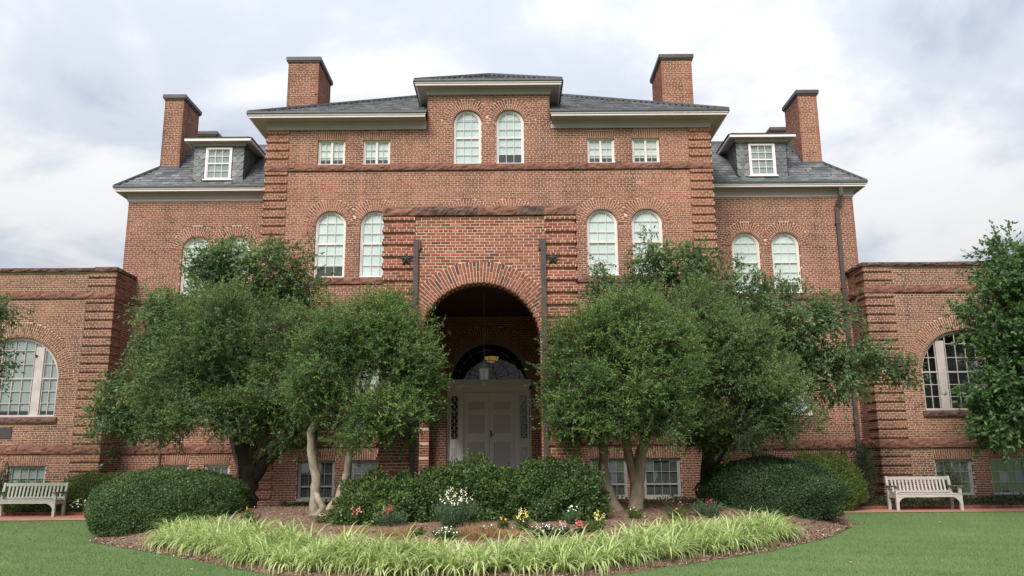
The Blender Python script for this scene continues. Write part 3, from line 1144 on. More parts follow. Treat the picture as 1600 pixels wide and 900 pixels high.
# belts of rock-faced brownstone
jt = [-5.35, -4.49, -3.94, -3.08, -2.2, -1.12, -0.24, 0.24, 1.12, 2.2, 3.08, 3.94, 4.49, 5.35, -6.2, 6.2]
belt(W_MAIN, -HM - 0.05, HM + 0.05, 10.42, 10.618, sorted(jt), -0.05)
belt(W_MAIN, -HM - 0.05, HM + 0.05, 6.82, 7.018, sorted([-6.1, -5.3, -4.4, -3.9, -2.9, -1.5, 0, 1.5, 2.9, 3.9, 4.4, 5.3, 6.1]), -0.05)
for a, b_ in ((-HM - 0.06, -1.7), (1.7, HM + 0.06)):
    belt(W_MAIN, a, b_, 2.0, 2.24, None, -0.06)
for s in (-1, 1):
    a, b_ = sorted((s * (HM + 0.05), s * (HM - 0.62)))
    rock_block('corner_stone', W_MAIN, a, b_, 1.55, 1.99, -0.07, 0.05, MAT['stone'])

# windows of the central block
for s in (-1, 1):
    for a, b_ in attic:
        cx, hw = s * (a + b_) / 2, (b_ - a) / 2
        h2 = hw - 0.05
        window('attic_window', BLD, cx, 0, hw, 10.62, 11.46, [(-h2 + 0.03, -h2 / 2), (-h2 / 2, -0.035), (0.035, h2 / 2), (h2 / 2, h2 - 0.03)],
               even(10.69, 11.38, 3), mull=[(-0.035, 0.035)], key='attic', casing=0.05, blind_bot=0.22)
    for i, cx in enumerate(arch_x):
        rw = even(7.09, 8.10, 3) + even(8.10, 9.10, 3)
        window('arched_window', BLD, s * cx, 0, 0.475, 7.02, 8.655, even(-0.39, 0.39, 3), rw, True, rail=8.10, key='archmain',
               blind_bot=(0.38 if (s < 0 and i == 2) else 0.0))
    for cx in arch_x[1:]:
        window('arched_window', BLD, s * cx, 0, 0.475, 2.95, 4.95, even(-0.39, 0.39, 3), even(3.02, 4.2, 3) + even(4.2, 5.4, 3), True, rail=4.2, key='archlow')
    rw = even(10.69, 11.52, 3) + even(11.52, 12.40, 3)
    window('arched_window', BLD, s * 0.67, 0, 0.44, 10.62, 11.99, even(-0.36, 0.36, 3), rw, True, rail=11.52, key='archtop', blind_bot=0.35 if s > 0 else 0.0,
           blind='blind')
    for a, b_ in bas:
        cx, hw = s * (a + b_) / 2, (b_ - a) / 2
        window('basement_window', BLD, cx, 0, hw, 0.5, 1.62, even(-hw + 0.08, hw - 0.08, 4), even(0.56, 0.86, 1) + even(0.90, 1.56, 2), rail=0.88,
               paint='frame_grey', key='basmain', blind='blind_dim', blind_bot=0.0)

# ---- sides and back of the central block
for side, ox, oy, u0, u1 in (('+x', HM, 0.0, 0.0, 6.0), ('-x', -HM, 6.0, 0.0, 6.0)):
    B = Bricks(0.5)
    lay(B, u0 if side == '+x' else u1 - 2.5, u0 + 2.5 if side == '+x' else u1, 9.5, 11.78)
    V, Q = mortar_faces(u0, u1, 0, 11.9, [])
    wall('side_wall', BLD, B, (V, Q), side, ox, oy, MAT['brick'], MAT['mortar'])
bk = MB().box(-HM, HM, 13.0, 13.3, 0, 12.0).box(-HM, -HM + 0.3, 6.0, 13.0, 0, 12.0).box(HM - 0.3, HM, 6.0, 13.0, 0, 12.0)
bk.build('rear_wall', MAT['mortar_old'], BLD)


# ---- roofs
def slate_field(parent, O, U, S, N_, s_max, span, w=0.26, ex=0.19, name='slates'):
    """lay slates on a slope: O origin, U along the eave, S up the slope, N_ normal; span(s) -> list of (u0, u1)"""
    O, U, S, N_ = (Vector(v) for v in (O, U, S, N_))
    V, Q, T = [], [], []
    k = 0
    s = 0.0
    while s < s_max:
        for (a, b_) in span(s + ex / 2):
            x = math.floor(a / w) * w - (k % 2) * w / 2
            while x < b_:
                p, q = max(x, a), min(x + w, b_)
                if q - p > 0.03:
                    p += 0.003
                    q -= 0.003
                    t0 = 0.016 + random.uniform(0, 0.008)
                    dd = random.uniform(-0.006, 0.006)
                    s1 = s + ex * 1.25
                    ps = [(p, s + dd, t0), (q, s + dd, t0), (q, s1, 0.006), (p, s1, 0.006), (p, s + dd, 0.0), (q, s + dd, 0.0)]
                    n = len(V)
                    V += [tuple(O + U * uu + S * ss + N_ * nn) for uu, ss, nn in ps]
                    Q += [(n, n + 1, n + 2, n + 3), (n + 4, n + 5, n + 1, n)]
                    t = random.gauss(0.48, 0.17)
                    if random.random() < 0.13:
                        t = random.uniform(0.7, 1.0)
                    T += [min(1, max(0, t))] * 6
                x += w
        s += ex
        k += 1
    return np_obj(name, V, Q, MAT['slate'], parent, T, kind='stuff')


def hip_roof(name, x0, x1, y0, y1, z0, slope, ztop=None, left=True, right=True, front_gap=None):
    """hip roof over a rectangle; open ends stay vertical. returns the part"""
    run = min((y1 - y0) / 2, 1e9)
    if left and right:
        run = min(run, (x1 - x0) / 2)
    if ztop is not None:
        run = min(run, (ztop - z0) / slope)
    zt = z0 + run * slope
    xl = x0 + run if left else x0
    xr = x1 - run if right else x1
    vs = [(x0, y0, z0), (x1, y0, z0), (x1, y1, z0), (x0, y1, z0), (xl, y0 + run, zt), (xr, y0 + run, zt), (xr, y1 - run, zt), (xl, y1 - run, zt)]
    fs = [(0, 1, 5, 4), (1, 2, 6, 5), (2, 3, 7, 6), (3, 0, 4, 7), (4, 5, 6, 7), (0, 3, 2, 1)]
    if front_gap:
        # the slope stops either side of the wall that rises through it
        ga, gb = front_gap
        ym = y0 + 0.65
        zm = z0 + 0.65 * slope
        vs += [(ga, y0, z0), (gb, y0, z0), (ga, ym, zm), (gb, ym, zm), (ga, ym, z0), (gb, ym, z0)]
        fs = [(0, 8, 10, 4), (10, 11, 5, 4), (9, 1, 5, 11), (1, 2, 6, 5), (2, 3, 7, 6), (3, 0, 4, 7), (4, 5, 6, 7), (0, 3, 12, 8), (3, 2, 13, 12), (2, 1, 9, 13)]
    o = MB().add(vs, fs).build(name, MAT['roof_under'], BLD)
    ln = math.sqrt(1 + slope * slope)
    sm = run * ln

    def span(s):
        h = s / ln
        return [(x0 + (h if left else 0), x1 - (h if right else 0))]

    def span_f(s):
        if front_gap is None:
            return span(s)
        return cut(span(s), front_gap) if s / ln < 0.7 else span(s)
    slate_field(o, (0, y0, z0), (1, 0, 0), (0, 1 / ln, slope / ln), (0, -slope / ln, 1 / ln), sm, span_f)
    if right:
        slate_field(o, (x1, 0, z0), (0, 1, 0), (-1 / ln, 0, slope / ln), (slope / ln, 0, 1 / ln), sm, lambda s: [(y0 + s / ln, y1 - s / ln)])
    if left:
        slate_field(o, (x0, 0, z0), (0, -1, 0), (1 / ln, 0, slope / ln), (-slope / ln, 0, 1 / ln), sm, lambda s: [(-y1 + s / ln, -y0 - s / ln)])
    # ridge and hip caps
    hp = MB()
    if left:
        hp.bar((x0, y0, z0 + 0.03), (xl, y0 + run, zt + 0.04), 0.13, 0.03, Vector((1, -1, 0.0)))
    if right:
        hp.bar((x1, y0, z0 + 0.03), (xr, y0 + run, zt + 0.04), 0.13, 0.03, Vector((-1, -1, 0.0)))
    hp.bar((xl, y0 + run, zt + 0.03), (xr, y0 + run, zt + 0.03), 0.16, 0.04, Vector((0, 1, 0)))
    hp.build('ridge_cap', MAT['lead'], o)
    # small guards that hold the snow
    sg = MB()
    for rr, s in enumerate((0.45, 0.85)):
        for (a, b_) in span_f(s):
            n = int((b_ - a) / 0.75)
            for i in range(n):
                xx = a + (i + 0.5 + 0.5 * (rr % 2)) * (b_ - a) / (n + 0.5)
                if xx > b_ - 0.1:
                    continue
                yy, zz_ = y0 + s / ln, z0 + s * slope / ln
                sg.box(xx - 0.025, xx + 0.025, yy - 0.01, yy + 0.03, zz_ + 0.01, zz_ + 0.075)
    if len(sg.v):
        q_ = sg.build('snow_guards', MAT['gutter'], o)
        q_['kind'] = 'stuff'
    return o


# main roof (the gable block in the middle of the eave is left open)
roof = hip_roof('roof', -HM - 0.5, HM + 0.5, -0.5, 13.8, 12.14, 0.57, front_gap=(-1.93, 1.93))


def cornice(name, x0, x1, yw, ov, z_wall, z_eave, parent, ends=(True, True), side_len=4.0):
    """frieze board, soffit, fascia and gutter along a wall top; returns along the ends too"""
    fr_ = MB()
    e0 = ov if ends[0] else 0.0
    e1 = ov if ends[1] else 0.0
    fh = 0.135
    # fascia
    fas = MB().box(x0 - e0, x1 + e1, yw - ov, yw - ov + 0.05, z_eave - fh, z_eave - 0.02)
    # crown strip under the gutter
    fas.box(x0 - e0 - 0.02, x1 + e1 + 0.02, yw - ov - 0.03, yw - ov, z_eave - 0.075, z_eave - 0.022)
    sof = MB().box(x0 - e0, x1 + e1, yw - ov + 0.05, yw - 0.03, z_eave - fh + 0.012, z_eave - fh + 0.035)
    frz = MB().box(x0 - (0.035 if ends[0] else 0), x1 + (0.035 if ends[1] else 0), yw - 0.035, yw + 0.02, z_wall - 0.005, z_eave - fh + 0.012)
    frz.box(x0 - (0.07 if ends[0] else 0), x1 + (0.07 if ends[1] else 0), yw - 0.07, yw - 0.035, z_eave - fh - 0.06, z_eave - fh + 0.01)
    gut = MB().box(x0 - e0 - 0.05, x1 + e1 + 0.05, yw - ov - 0.075, yw - ov + 0.03, z_eave - 0.02, z_eave + 0.045)
    for k, (en, xx, sg) in enumerate(((ends[0], x0, -1), (ends[1], x1, 1))):
        if not en:
            continue
        a, b_ = sorted((xx + sg * ov, xx + sg * (ov - 0.05)))
        fas.box(a, b_, yw - ov + 0.05, yw + side_len, z_eave - fh, z_eave - 0.02)
        a, b_ = sorted((xx + sg * (ov - 0.05), xx))
        sof.box(a, b_, yw - 0.03, yw + side_len, z_eave - fh + 0.012, z_eave - fh + 0.035)
        a, b_ = sorted((xx + sg * 0.035, xx - sg * 0.01))
        frz.box(a, b_, yw + 0.02, yw + side_len, z_wall - 0.005, z_eave - fh + 0.012)
        a, b_ = sorted((xx + sg * (ov + 0.075), xx + sg * (ov - 0.03)))
        gut.box(a, b_, yw - ov + 0.03, yw + side_len, z_eave - 0.02, z_eave + 0.045)
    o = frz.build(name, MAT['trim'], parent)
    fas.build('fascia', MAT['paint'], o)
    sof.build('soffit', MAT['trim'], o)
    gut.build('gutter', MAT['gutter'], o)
    return o


cornice('cornice', -HM, -1.95, 0.0, 0.48, 11.78, 12.14, BLD, (True, False), 8.0)
cornice('cornice', 1.95, HM, 0.0, 0.48, 11.78, 12.14, BLD, (False, True), 8.0)
cornice('cornice', -1.93, 1.93, 0.0, 0.36, 12.94, 13.24, BLD, (True, True), 2.6)

# gable block side walls above the main roof and its own hip
for s in (-1, 1):
    B = Bricks(0.5)
    lay(B, 0.0, 2.4, 12.0, 12.96)
    V, Q = mortar_faces(0.0, 2.4, 11.6, 12.98, [])
    if s > 0:
        wall('side_wall', BLD, B, (V, Q), '+x', 1.93, 0.0, MAT['brick'], MAT['mortar'])
    else:
        wall('side_wall', BLD, B, (V, Q), '-x', -1.93, 2.4, MAT['brick'], MAT['mortar'])
hip_roof('roof', -2.30, 2.30, -0.37, 5.6, 13.25, 0.56)

# ---- wings
for s in (-1, 1):
    x0, x1 = sorted((s * HM, s * HWG))
    wx = [(8.03, 8.96), (9.34, 10.28)]
    ops = []
    for a, b_ in wx:
        cx = s * (a + b_) / 2
        ops.append(Arch(cx, 0.465, 6.88, 8.50, 0.36))
        ops.append(Arch(cx, 0.465, 2.92, 4.95, 0.36))
    for a, b_ in ((8.24, 9.06), (9.53, 10.38)):
        a, b_ = sorted((s * a, s * b_))
        ops.append(Rect(a, b_, 0.6, 1.51, 0.34, 0.05))
    B = Bricks(0.50, 0.11)
    lay(B, x0, x1, 0.0, 10.19, ops)
    for o in ops:
        if isinstance(o, Arch):
            nb_ = [p for p in ops if isinstance(p, Arch) and p is not o and abs(p.zs - o.zs) < 0.1]
            ring(B, o.cx, o.zs, o.hw, o.hw + o.ring, HALFBOND, clip=(lambda x, z, o=o, nb_=nb_: all(abs(x - o.cx) <= abs(x - p.cx) for p in nb_)))
        else:
            jack(B, o.a, o.b, o.z1 + 0.005, o.z1 + o.lint - 0.005)
    W = wall('facade_wall', BLD, B, mortar_faces(x0, x1, -0.3, 10.2, ops), 'front', 0, YW, MAT['brick'], MAT['mortar'])
    belt(W, x0, x1, 6.66, 6.86, None, -0.045, oy=YW)
    belt(W, x0, x1, 1.86, 2.10, None, -0.05, oy=YW)
    for a, b_ in wx:
        cx = s * (a + b_) / 2
        window('arched_window', BLD, cx, YW, 0.465, 6.88, 8.50, even(-0.38, 0.38, 3), even(6.95, 7.95, 3) + even(7.95, 8.95, 3), True, rail=7.95, key='wing',
               blind_bot=0.33 if s > 0 and a > 9 else 0.0)
        window('arched_window', BLD, cx, YW, 0.465, 2.92, 4.95, even(-0.38, 0.38, 3), even(2.99, 4.2, 3) + even(4.2, 5.4, 3), True, rail=4.2, key='winglow')
    for a, b_ in ((8.24, 9.06), (9.53, 10.38)):
        hw = (b_ - a) / 2
        window('basement_window', BLD, s * (a + b_) / 2, YW, hw, 0.6, 1.51, even(-hw + 0.08, hw - 0.08, 3), even(0.66, 1.45, 2), paint='frame', key='baswing%.2f' % hw, blind='blind_dim')
    # outer side
    B = Bricks(0.5)
    lay(B, 0, 4.0, 6.0, 10.19)
    if s > 0:
        wall('side_wall', BLD, B, mortar_faces(0, 10.0, 0, 10.2, []), '+x', HWG, YW, MAT['brick'], MAT['mortar'])
    else:
        Vb, Qb, tb = B.arrays()
        Vb[:, 0] += 6.0
        V, Q = mortar_faces(0, 10.0, 0, 10.2, [])
        o = np_obj('side_wall', place(V, '-x', -HWG, YW + 10.0), Q, MAT['mortar'], BLD)
        np_obj('brickwork', place(Vb, '-x', -HWG, YW + 10.0), Qb, MAT['brick'], o, tb, kind='stuff')
    cornice('cornice', x0, x1, YW, 0.34, 10.19, 10.58, BLD, (s < 0, s > 0), 8.0)
    if s < 0:
        hip_roof('roof', -HWG - 0.36, -HM, YW - 0.36, YW + 10.0, 10.58, 1.0, ztop=12.85, left=True, right=False)
    else:
        hip_roof('roof', HM, HWG + 0.36, YW - 0.36, YW + 10.0, 10.58, 1.0, ztop=12.85, left=False, right=True)


# ---- chimneys
def chimney(x0, x1, y0, y1, z0, z1, capw=0.07):
    B = Bricks(0.56, 0.11)
    V_all, Q_all, T_all, Vm_, Qm_ = [], [], [], [], []
    n = nm = 0
    for side, ox, oy, ln in (('front', x0, y0, x1 - x0), ('+x', x1, y0, y1 - y0), ('-x', x0, y1, y1 - y0), ('back', x1, y1, x1 - x0)):
        b_ = Bricks(0.56, 0.11)
        lay(b_, 0, ln, z0, z1)
        V, Q, T = b_.arrays()
        V_all.append(place(V, side, ox, oy))
        Q_all.append(Q + n)
        T_all.append(T)
        n += len(V)
        V, Q = mortar_faces(0, ln, z0, z1, [])
        Vm_.append(place(V, side, ox, oy))
        Qm_.append(np.array(Q) + nm)
        nm += len(V)
    o = np_obj('chimney', np.concatenate(Vm_), np.concatenate(Qm_), MAT['mortar'], BLD)
    np_obj('brickwork', np.concatenate(V_all), np.concatenate(Q_all), MAT['brick'], o, np.concatenate(T_all), kind='stuff')
    cp = MB().box(x0 - capw, x1 + capw, y0 - capw, y1 + capw, z1, z1 + 0.13)
    cp.box(x0 - capw + 0.03, x1 + capw - 0.03, y0 - capw + 0.03, y1 + capw - 0.03, z1 - 0.05, z1)
    cp.build('chimney_cap', MAT['metal'], o)
    return o


def flashing(parent, x0, x1, y0, y1, pts):
    MB().prism(pts, y0, y1).build('flashing', MAT['lead'], parent)


for s in (-1, 1):
    a, b_ = sorted((s * 5.88, s * 6.93))
    chimney(a, b_, 1.8, 3.6, 12.0, 15.08)
    a, b_ = sorted((s * 10.88, s * 11.55))
    c = chimney(a, b_, 2.85, 4.25, 11.2, 14.22)
    fl = MB()
    # stepped lead where the stack meets the slates
    yb = 2.85
    zf = 10.58 + (yb - (YW - 0.36)) * 1.0
    fl.box(a - 0.015, b_ + 0.015, yb - 0.015, yb + 0.02, zf - 0.3, zf + 0.10)
    xi = a if s > 0 else b_
    for i in range(7):
        yy = yb + i * 0.2
        zz_ = min(zf + i * 0.2, 12.85)
        p, q = sorted((xi, xi - s * 0.016))
        fl.box(p, q, yy, yy + 0.2, zz_ - 0.3, zz_ + 0.26)
    fl.build('flashing', MAT['lead'], c)
    a, b_ = sorted((s * 11.3, s * 12.1))
    chimney(a, b_, 7.0, 8.0, 12.6, 14.55, 0.12)


# ---- dormers
def dormer(xc, zb, zt, hw, yf):
    o = MB()
    dep = 3.2
    o.add([(-hw, 0.03, zb), (hw, 0.03, zb), (hw, 0.03, zt), (-hw, 0.03, zt), (-hw, dep, zb + 1.4), (hw, dep, zb + 1.4), (hw, dep, zt), (-hw, dep, zt)],
          [(0, 1, 2, 3), (1, 5, 6, 2), (0, 3, 7, 4), (3, 2, 6, 7), (4, 7, 6, 5), (0, 4, 5, 1)])
    d = o.build('dormer', MAT['roof_under'], BLD, (xc, yf, 0))
    wh, wz0, wz1 = 0.445, zb + 0.14, zt - 0.12
    # hexagonal slates on the face, each its own piece
    meshes = []
    w, h = 0.2, 0.19
    for t in (0.5, 0.58, 0.62, 0.68, 0.88, 1.0):
        me = MB().prism([(-w / 2 + 0.002, 0.15), (-w / 2 + 0.002, -0.05), (-0.05, -0.13), (0.05, -0.13), (w / 2 - 0.002, -0.05), (w / 2 - 0.002, 0.15)], -0.011, 0.0).mesh('slate', MAT['slate'])
        at = me.attributes.new('tone', 'FLOAT', 'POINT')
        at.data.foreach_set('value', [t] * len(me.vertices))
        meshes.append(me)
    half = {}
    k = 0
    z = zb + 0.12
    while z < zt + 0.02:
        n = int(2 * hw / w) + 2
        for i in range(n):
            x = -hw + (i + 0.5 * (k % 2)) * w
            if x < -hw + 0.05 or x > hw - 0.05:
                continue
            if abs(x) < wh + 0.06 and wz0 - 0.03 < z < wz1 + 0.1:
                continue
            inst('slate', random.choice(meshes), d, (x, 0.012 + random.uniform(-0.003, 0), min(z, zt - 0.12)), (-0.075, random.uniform(-0.02, 0.02), 0))
        z += 0.125
        k += 1
    # corner boards of slate and the cheeks
    for sx in (-1, 1):
        V, Q, T = [], [], []
        yy = 0.0
        kk = 0
        zz_ = zb
        while zz_ < zt:
            y = 0.0
            off = (kk % 2) * 0.12
            y = -off
            while y < dep:
                a, b2 = max(0, y), min(dep, y + 0.24)
                if b2 - a > 0.03:
                    n = len(V)
                    e_ = 0.014
                    for (py, pz, pe) in ((a + 0.003, zz_, e_), (b2 - 0.003, zz_, e_), (b2 - 0.003, zz_ + 0.2, 0.004), (a + 0.003, zz_ + 0.2, 0.004), (a + 0.003, zz_, 0), (b2 - 0.003, zz_, 0)):
                        V.append((sx * (hw + pe), py + 0.03, min(pz, zt)))
                    Q += [(n, n + 1, n + 2, n + 3), (n + 4, n + 5, n + 1, n)]
                    T += [min(1, max(0, random.gauss(0.4, 0.15)))] * 6
                y += 0.24
            zz_ += 0.145
            kk += 1
        np_obj('cheek_slates', V, Q, MAT['slate'], d, T, kind='stuff')
    # window
    hw2 = wh
    f = MB().box(-hw2, -hw2 + 0.06, -0.045, 0.06, wz0, wz1).box(hw2 - 0.06, hw2, -0.045, 0.06, wz0, wz1).box(-hw2 + 0.06, hw2 - 0.06, -0.045, 0.06, wz1 - 0.06, wz1)
    f.box(-hw2 - 0.05, hw2 + 0.05, -0.075, 0.06, wz0 - 0.045, wz0).box(-hw2 + 0.06, hw2 - 0.06, -0.04, 0.06, wz0, wz0 + 0.05)
    f.build('window_frame', MAT['paint'], d)
    zm = (wz0 + wz1) / 2
    sb = MB()
    hs = hw2 - 0.06
    sb.box(-hs, hs, -0.03, 0.01, zm - 0.02, zm + 0.02)
    for za, zb_ in ((wz0 + 0.05, zm - 0.02), (zm + 0.02, wz1 - 0.06)):
        sb.box(-hs, -hs + 0.03, -0.022, 0.005, za, zb_).box(hs - 0.03, hs, -0.022, 0.005, za, zb_)
        for i in (1, 2):
            xx = -hs + 0.03 + (2 * hs - 0.06) * i / 3
            sb.box(xx - 0.008, xx + 0.008, -0.018, 0.002, za, zb_)
        sb.box(-hs, hs, -0.017, 0.003, (za + zb_) / 2 - 0.008, (za + zb_) / 2 + 0.008)
    sb.build('sash', MAT['paint'], d)
    pw, ph_ = (2 * hs - 0.06) / 3, (zm - 0.02 - wz0 - 0.05) / 2
    pm = MB().add([(-pw / 2, 0, -ph_ / 2), (pw / 2, 0, -ph_ / 2), (pw / 2, 0, ph_ / 2), (-pw / 2, 0, ph_ / 2)], [(0, 1, 2, 3)]).mesh('pane', MAT['glass'])
    for i in range(3):
        for za in (wz0 + 0.05, zm + 0.02):
            for j in range(2):
                inst('pane', pm, d, (-hs + 0.03 + pw * (i + 0.5), -0.008, za + ph_ * (j + 0.5)), (random.gauss(0, 0.012), 0, random.gauss(0, 0.012)))
    MB().add([(-hs, 0.02, wz0), (hs, 0.02, wz0), (hs, 0.02, wz1), (-hs, 0.02, wz1)], [(0, 1, 2, 3)]).build('blind', MAT['blind_grey'], d)
    # eave and shallow hip
    ov = 0.26
    fh = 0.10
    zt2 = zt + 0.02
    e_ = MB().box(-hw - ov, hw + ov, -ov, -ov + 0.04, zt2 + 0.03, zt2 + 0.03 + fh)
    for sx in (-1, 1):
        a, b_ = sorted((sx * (hw + ov), sx * (hw + ov - 0.04)))
        e_.box(a, b_, -ov + 0.04, dep + 0.6, zt2 + 0.03, zt2 + 0.03 + fh)
    e_.build('fascia', MAT['paint'], d)
    sf = MB().box(-hw - ov + 0.04, hw + ov - 0.04, -ov + 0.04, dep + 0.5, zt2 + 0.045, zt2 + 0.07)
    sf.box(-hw - 0.02, hw + 0.02, -0.02, 0.03, zt - 0.04, zt2 + 0.045)
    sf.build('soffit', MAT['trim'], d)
    x0, x1, y0, y1, z0 = -hw - ov - 0.03, hw + ov + 0.03, -ov - 0.03, dep + 0.6, zt2 + 0.03 + fh
    run, sl = hw + ov, 0.36
    zt3 = z0 + run * sl
    r = MB().add([(x0, y0, z0), (x1, y0, z0), (x1, y1, z0), (x0, y1, z0), (0, y0 + run, zt3), (0, y1, zt3)], [(0, 1, 4), (1, 2, 5, 4), (0, 4, 5, 3), (2, 3, 5), (0, 3, 2, 1)])
    ro = r.build('dormer_roof', MAT['roof_under'], d)
    # one plain sheet of slates per slope
    ln = math.sqrt(1 + sl * sl)
    V, Q, T = [], [], []
    for (O, U, S, Nn, spanf, smax) in (((0, y0, z0), (1, 0, 0), (0, 1 / ln, sl / ln), (0, -sl / ln, 1 / ln), lambda q: (x0 + q / ln, x1 - q / ln), run * ln),
                                       ((x1, 0, z0), (0, 1, 0), (-1 / ln, 0, sl / ln), (sl / ln, 0, 1 / ln), lambda q: (y0 + q / ln, y1), run * ln),
                                       ((x0, 0, z0), (0, 1, 0), (1 / ln, 0, sl / ln), (-sl / ln, 0, 1 / ln), lambda q: (y0 + q / ln, y1), run * ln)):
        O, U, S, Nn = Vector(O), Vector(U), Vector(S), Vector(Nn)
        q = 0.0
        while q < smax:
            a, b_ = spanf(q + 0.08)
            x = a
            while x < b_:
                x2 = min(x + 0.25, b_)
                n = len(V)
                V += [tuple(O + U * uu + S * ss + Nn * nn) for uu, ss, nn in ((x + .003, q, .022), (x2 - .003, q, .022), (x2 - .003, q + .2, .01), (x + .003, q + .2, .01), (x + .003, q, .0), (x2 - .003, q, .0))]
                Q += [(n, n + 1, n + 2, n + 3), (n + 4, n + 5, n + 1, n)]
                T += [min(1, max(0, random.gauss(0.5, 0.18)))] * 6
                x = x2
            q += 0.17
    np_obj('slates', V, Q, MAT['slate'], d, T, kind='stuff')
    return d


for s in (-1, 1):
    dormer(s * 9.21, 10.78, 12.16, 0.86, YW - 0.1)


# ---- side pavilions (low annexes in front of the wings)
for s in (-1, 1):
    x0, x1 = sorted((s * HAN, s * 17.4))
    xc = s * 14.6
    ops = [Arch(xc, 1.33, 2.96, 4.10, 0.46)]
    for a, b_ in ((13.36, 14.5), (15.02, 16.14)):
        a, b_ = sorted((s * a, s * b_))
        ops.append(Rect(a, b_, 0.45, 1.52, 0.34, 0.05))
    qz = (x0, x0 + 0.88, -1) if s > 0 else (x1 - 0.88, x1, 1)
    B = Bricks(0.46, 0.12)
    lay(B, x0, x1, 0.0, 7.5, ops, [qz])
    ring(B, xc, 4.10, 1.33, 1.79, [(0.45, 0.55), (0.22, 0.45, 0.33)])
    for o in ops[1:]:
        jack(B, o.a, o.b, o.z1 + 0.005, o.z1 + o.lint - 0.005)
    W = wall('pavilion_wall', BLD, B, mortar_faces(x0, x1, -0.3, 7.5, ops), 'front', 0, YA, MAT['brick_old'], MAT['mortar_old'])
    belt(W, x0 - 0.05 * (s > 0), x1 + 0.05 * (s < 0), 6.64, 6.84, None, -0.05, oy=YA)
    belt(W, x0 - 0.05 * (s > 0), x1 + 0.05 * (s < 0), 1.87, 2.12, None, -0.055, oy=YA)
    # coping: irregular weathered slabs
    x = x0 - 0.06 * (s > 0)
    xe = x1 + 0.06 * (s < 0)
    while x < xe - 0.05:
        x2 = min(xe, x + random.uniform(0.7, 1.5))
        if xe - x2 < 0.3:
            x2 = xe
        rock_block('coping_stone', W, x + 0.004, x2 - 0.004, 7.49, 7.60 + random.uniform(-0.02, 0.03), -0.085, 0.35, MAT['stone_dark'], oy=YA, rough=0.022)
        x = x2
    # sill under the big window
    rock_block('sill_stone', W, xc - 1.42, xc + 1.42, 2.79, 2.958, -0.06, 0.05, MAT['stone_dark'], oy=YA)
    # return wall towards the wing
    B = Bricks(0.42, 0.17)
    lay(B, 0, YW - YA, 0.0, 7.5, (), [(0, 0.62, 0)] if s < 0 else [(YW - YA - 0.62, YW - YA, 0)])
    if s < 0:
        W2 = wall('pavilion_side_wall', BLD, B, mortar_faces(0, YW - YA, -0.3, 7.5, []), '+x', -HAN, YA, MAT['brick_old'], MAT['mortar_old'])
        sd_ = ('+x', -HAN, YA)
    else:
        W2 = wall('pavilion_side_wall', BLD, B, mortar_faces(0, YW - YA, -0.3, 7.5, []), '-x', HAN, YW, MAT['brick_old'], MAT['mortar_old'])
        sd_ = ('-x', HAN, YW)
    for nm, z0, z1, mt, yf in (('belt_stone', 6.64, 6.84, MAT['stone'], -0.05), ('belt_stone', 1.87, 2.12, MAT['stone'], -0.055), ('coping_stone', 7.49, 7.6, MAT['stone_dark'], -0.085)):
        rock_block(nm, W2, 0.0, YW - YA - 0.01, z0, z1, yf, 0.25, mt, *sd_)
    # roof deck and rear
    MB().box(x0 + 0.3, x1 - 0.3, YA + 0.36, YA + 8, 7.2, 7.3).build('pavilion_roof', MAT['roof_under'], BLD)
    xo = x1 if s > 0 else x0
    a, b_ = sorted((xo, xo - s * 0.3))
    MB().box(a, b_, YA + 0.012, YA + 8, 0, 7.49).build('pavilion_outer_wall', MAT['stone'], BLD)
    # three-light window
    ml = [(-0.77, -0.51), (0.51, 0.77)]
    cols = even(-1.24, -0.80, 2) + even(-0.46, 0.46, 3) + even(0.80, 1.24, 2)
    rows = even(3.03, 4.13, 3) + even(4.17, 5.45, 3)
    window('three_light_window', BLD, xc, YA, 1.33, 2.96, 4.10, cols, rows, True, casing=0.06, rail=4.15, mull=ml, key='pav', blind='blind_grey' if s < 0 else None,
           paint='frame_dim', bar=0.02, blind_bot=0.2)
    for a, b_ in ((13.36, 14.5), (15.02, 16.14)):
        hw = (b_ - a) / 2
        window('basement_window', BLD, s * (a + b_) / 2, YA, hw, 0.45, 1.52, even(-hw + 0.08, hw - 0.08, 4), even(0.51, 0.84, 1) + even(0.84, 1.46, 2),
               paint='frame_grey', key='baspav%.2f' % hw, blind='blind_grey' if s < 0 else 'blind_dim')
# dark name plate beside the big window of the left pavilion
MB().box(-15.3, -14.5, YA - 0.025, YA, 2.33, 2.66).build('wall_plaque', MAT['iron'], BLD)

# ---- rain pipes
dp = MB()
dp.bar((11.69, YW - 0.28, 10.45), (11.69, YW - 0.28, 10.12), 0.13, 0.10)
dp.bar((11.69, YW - 0.28, 10.14), (11.58, YW - 0.10, 9.78), 0.12, 0.09)
dp.bar((11.58, YW - 0.10, 9.8), (11.58, YW - 0.10, 0.3), 0.12, 0.09)
pipe = dp.build('downspout', MAT['metal'], BLD)
br = MB()
for z in (9.2, 7.0, 4.8, 2.6):
    br.box(11.50, 11.66, YW - 0.16, YW + 0.0, z, z + 0.05)
br.build('pipe_bracket', MAT['metal'], pipe)
MB().bar((-10.45, YW - 0.04, 6.6), (-10.45, YW - 0.04, 0.2), 0.05, 0.05).build('downspout', MAT['metal'], BLD)

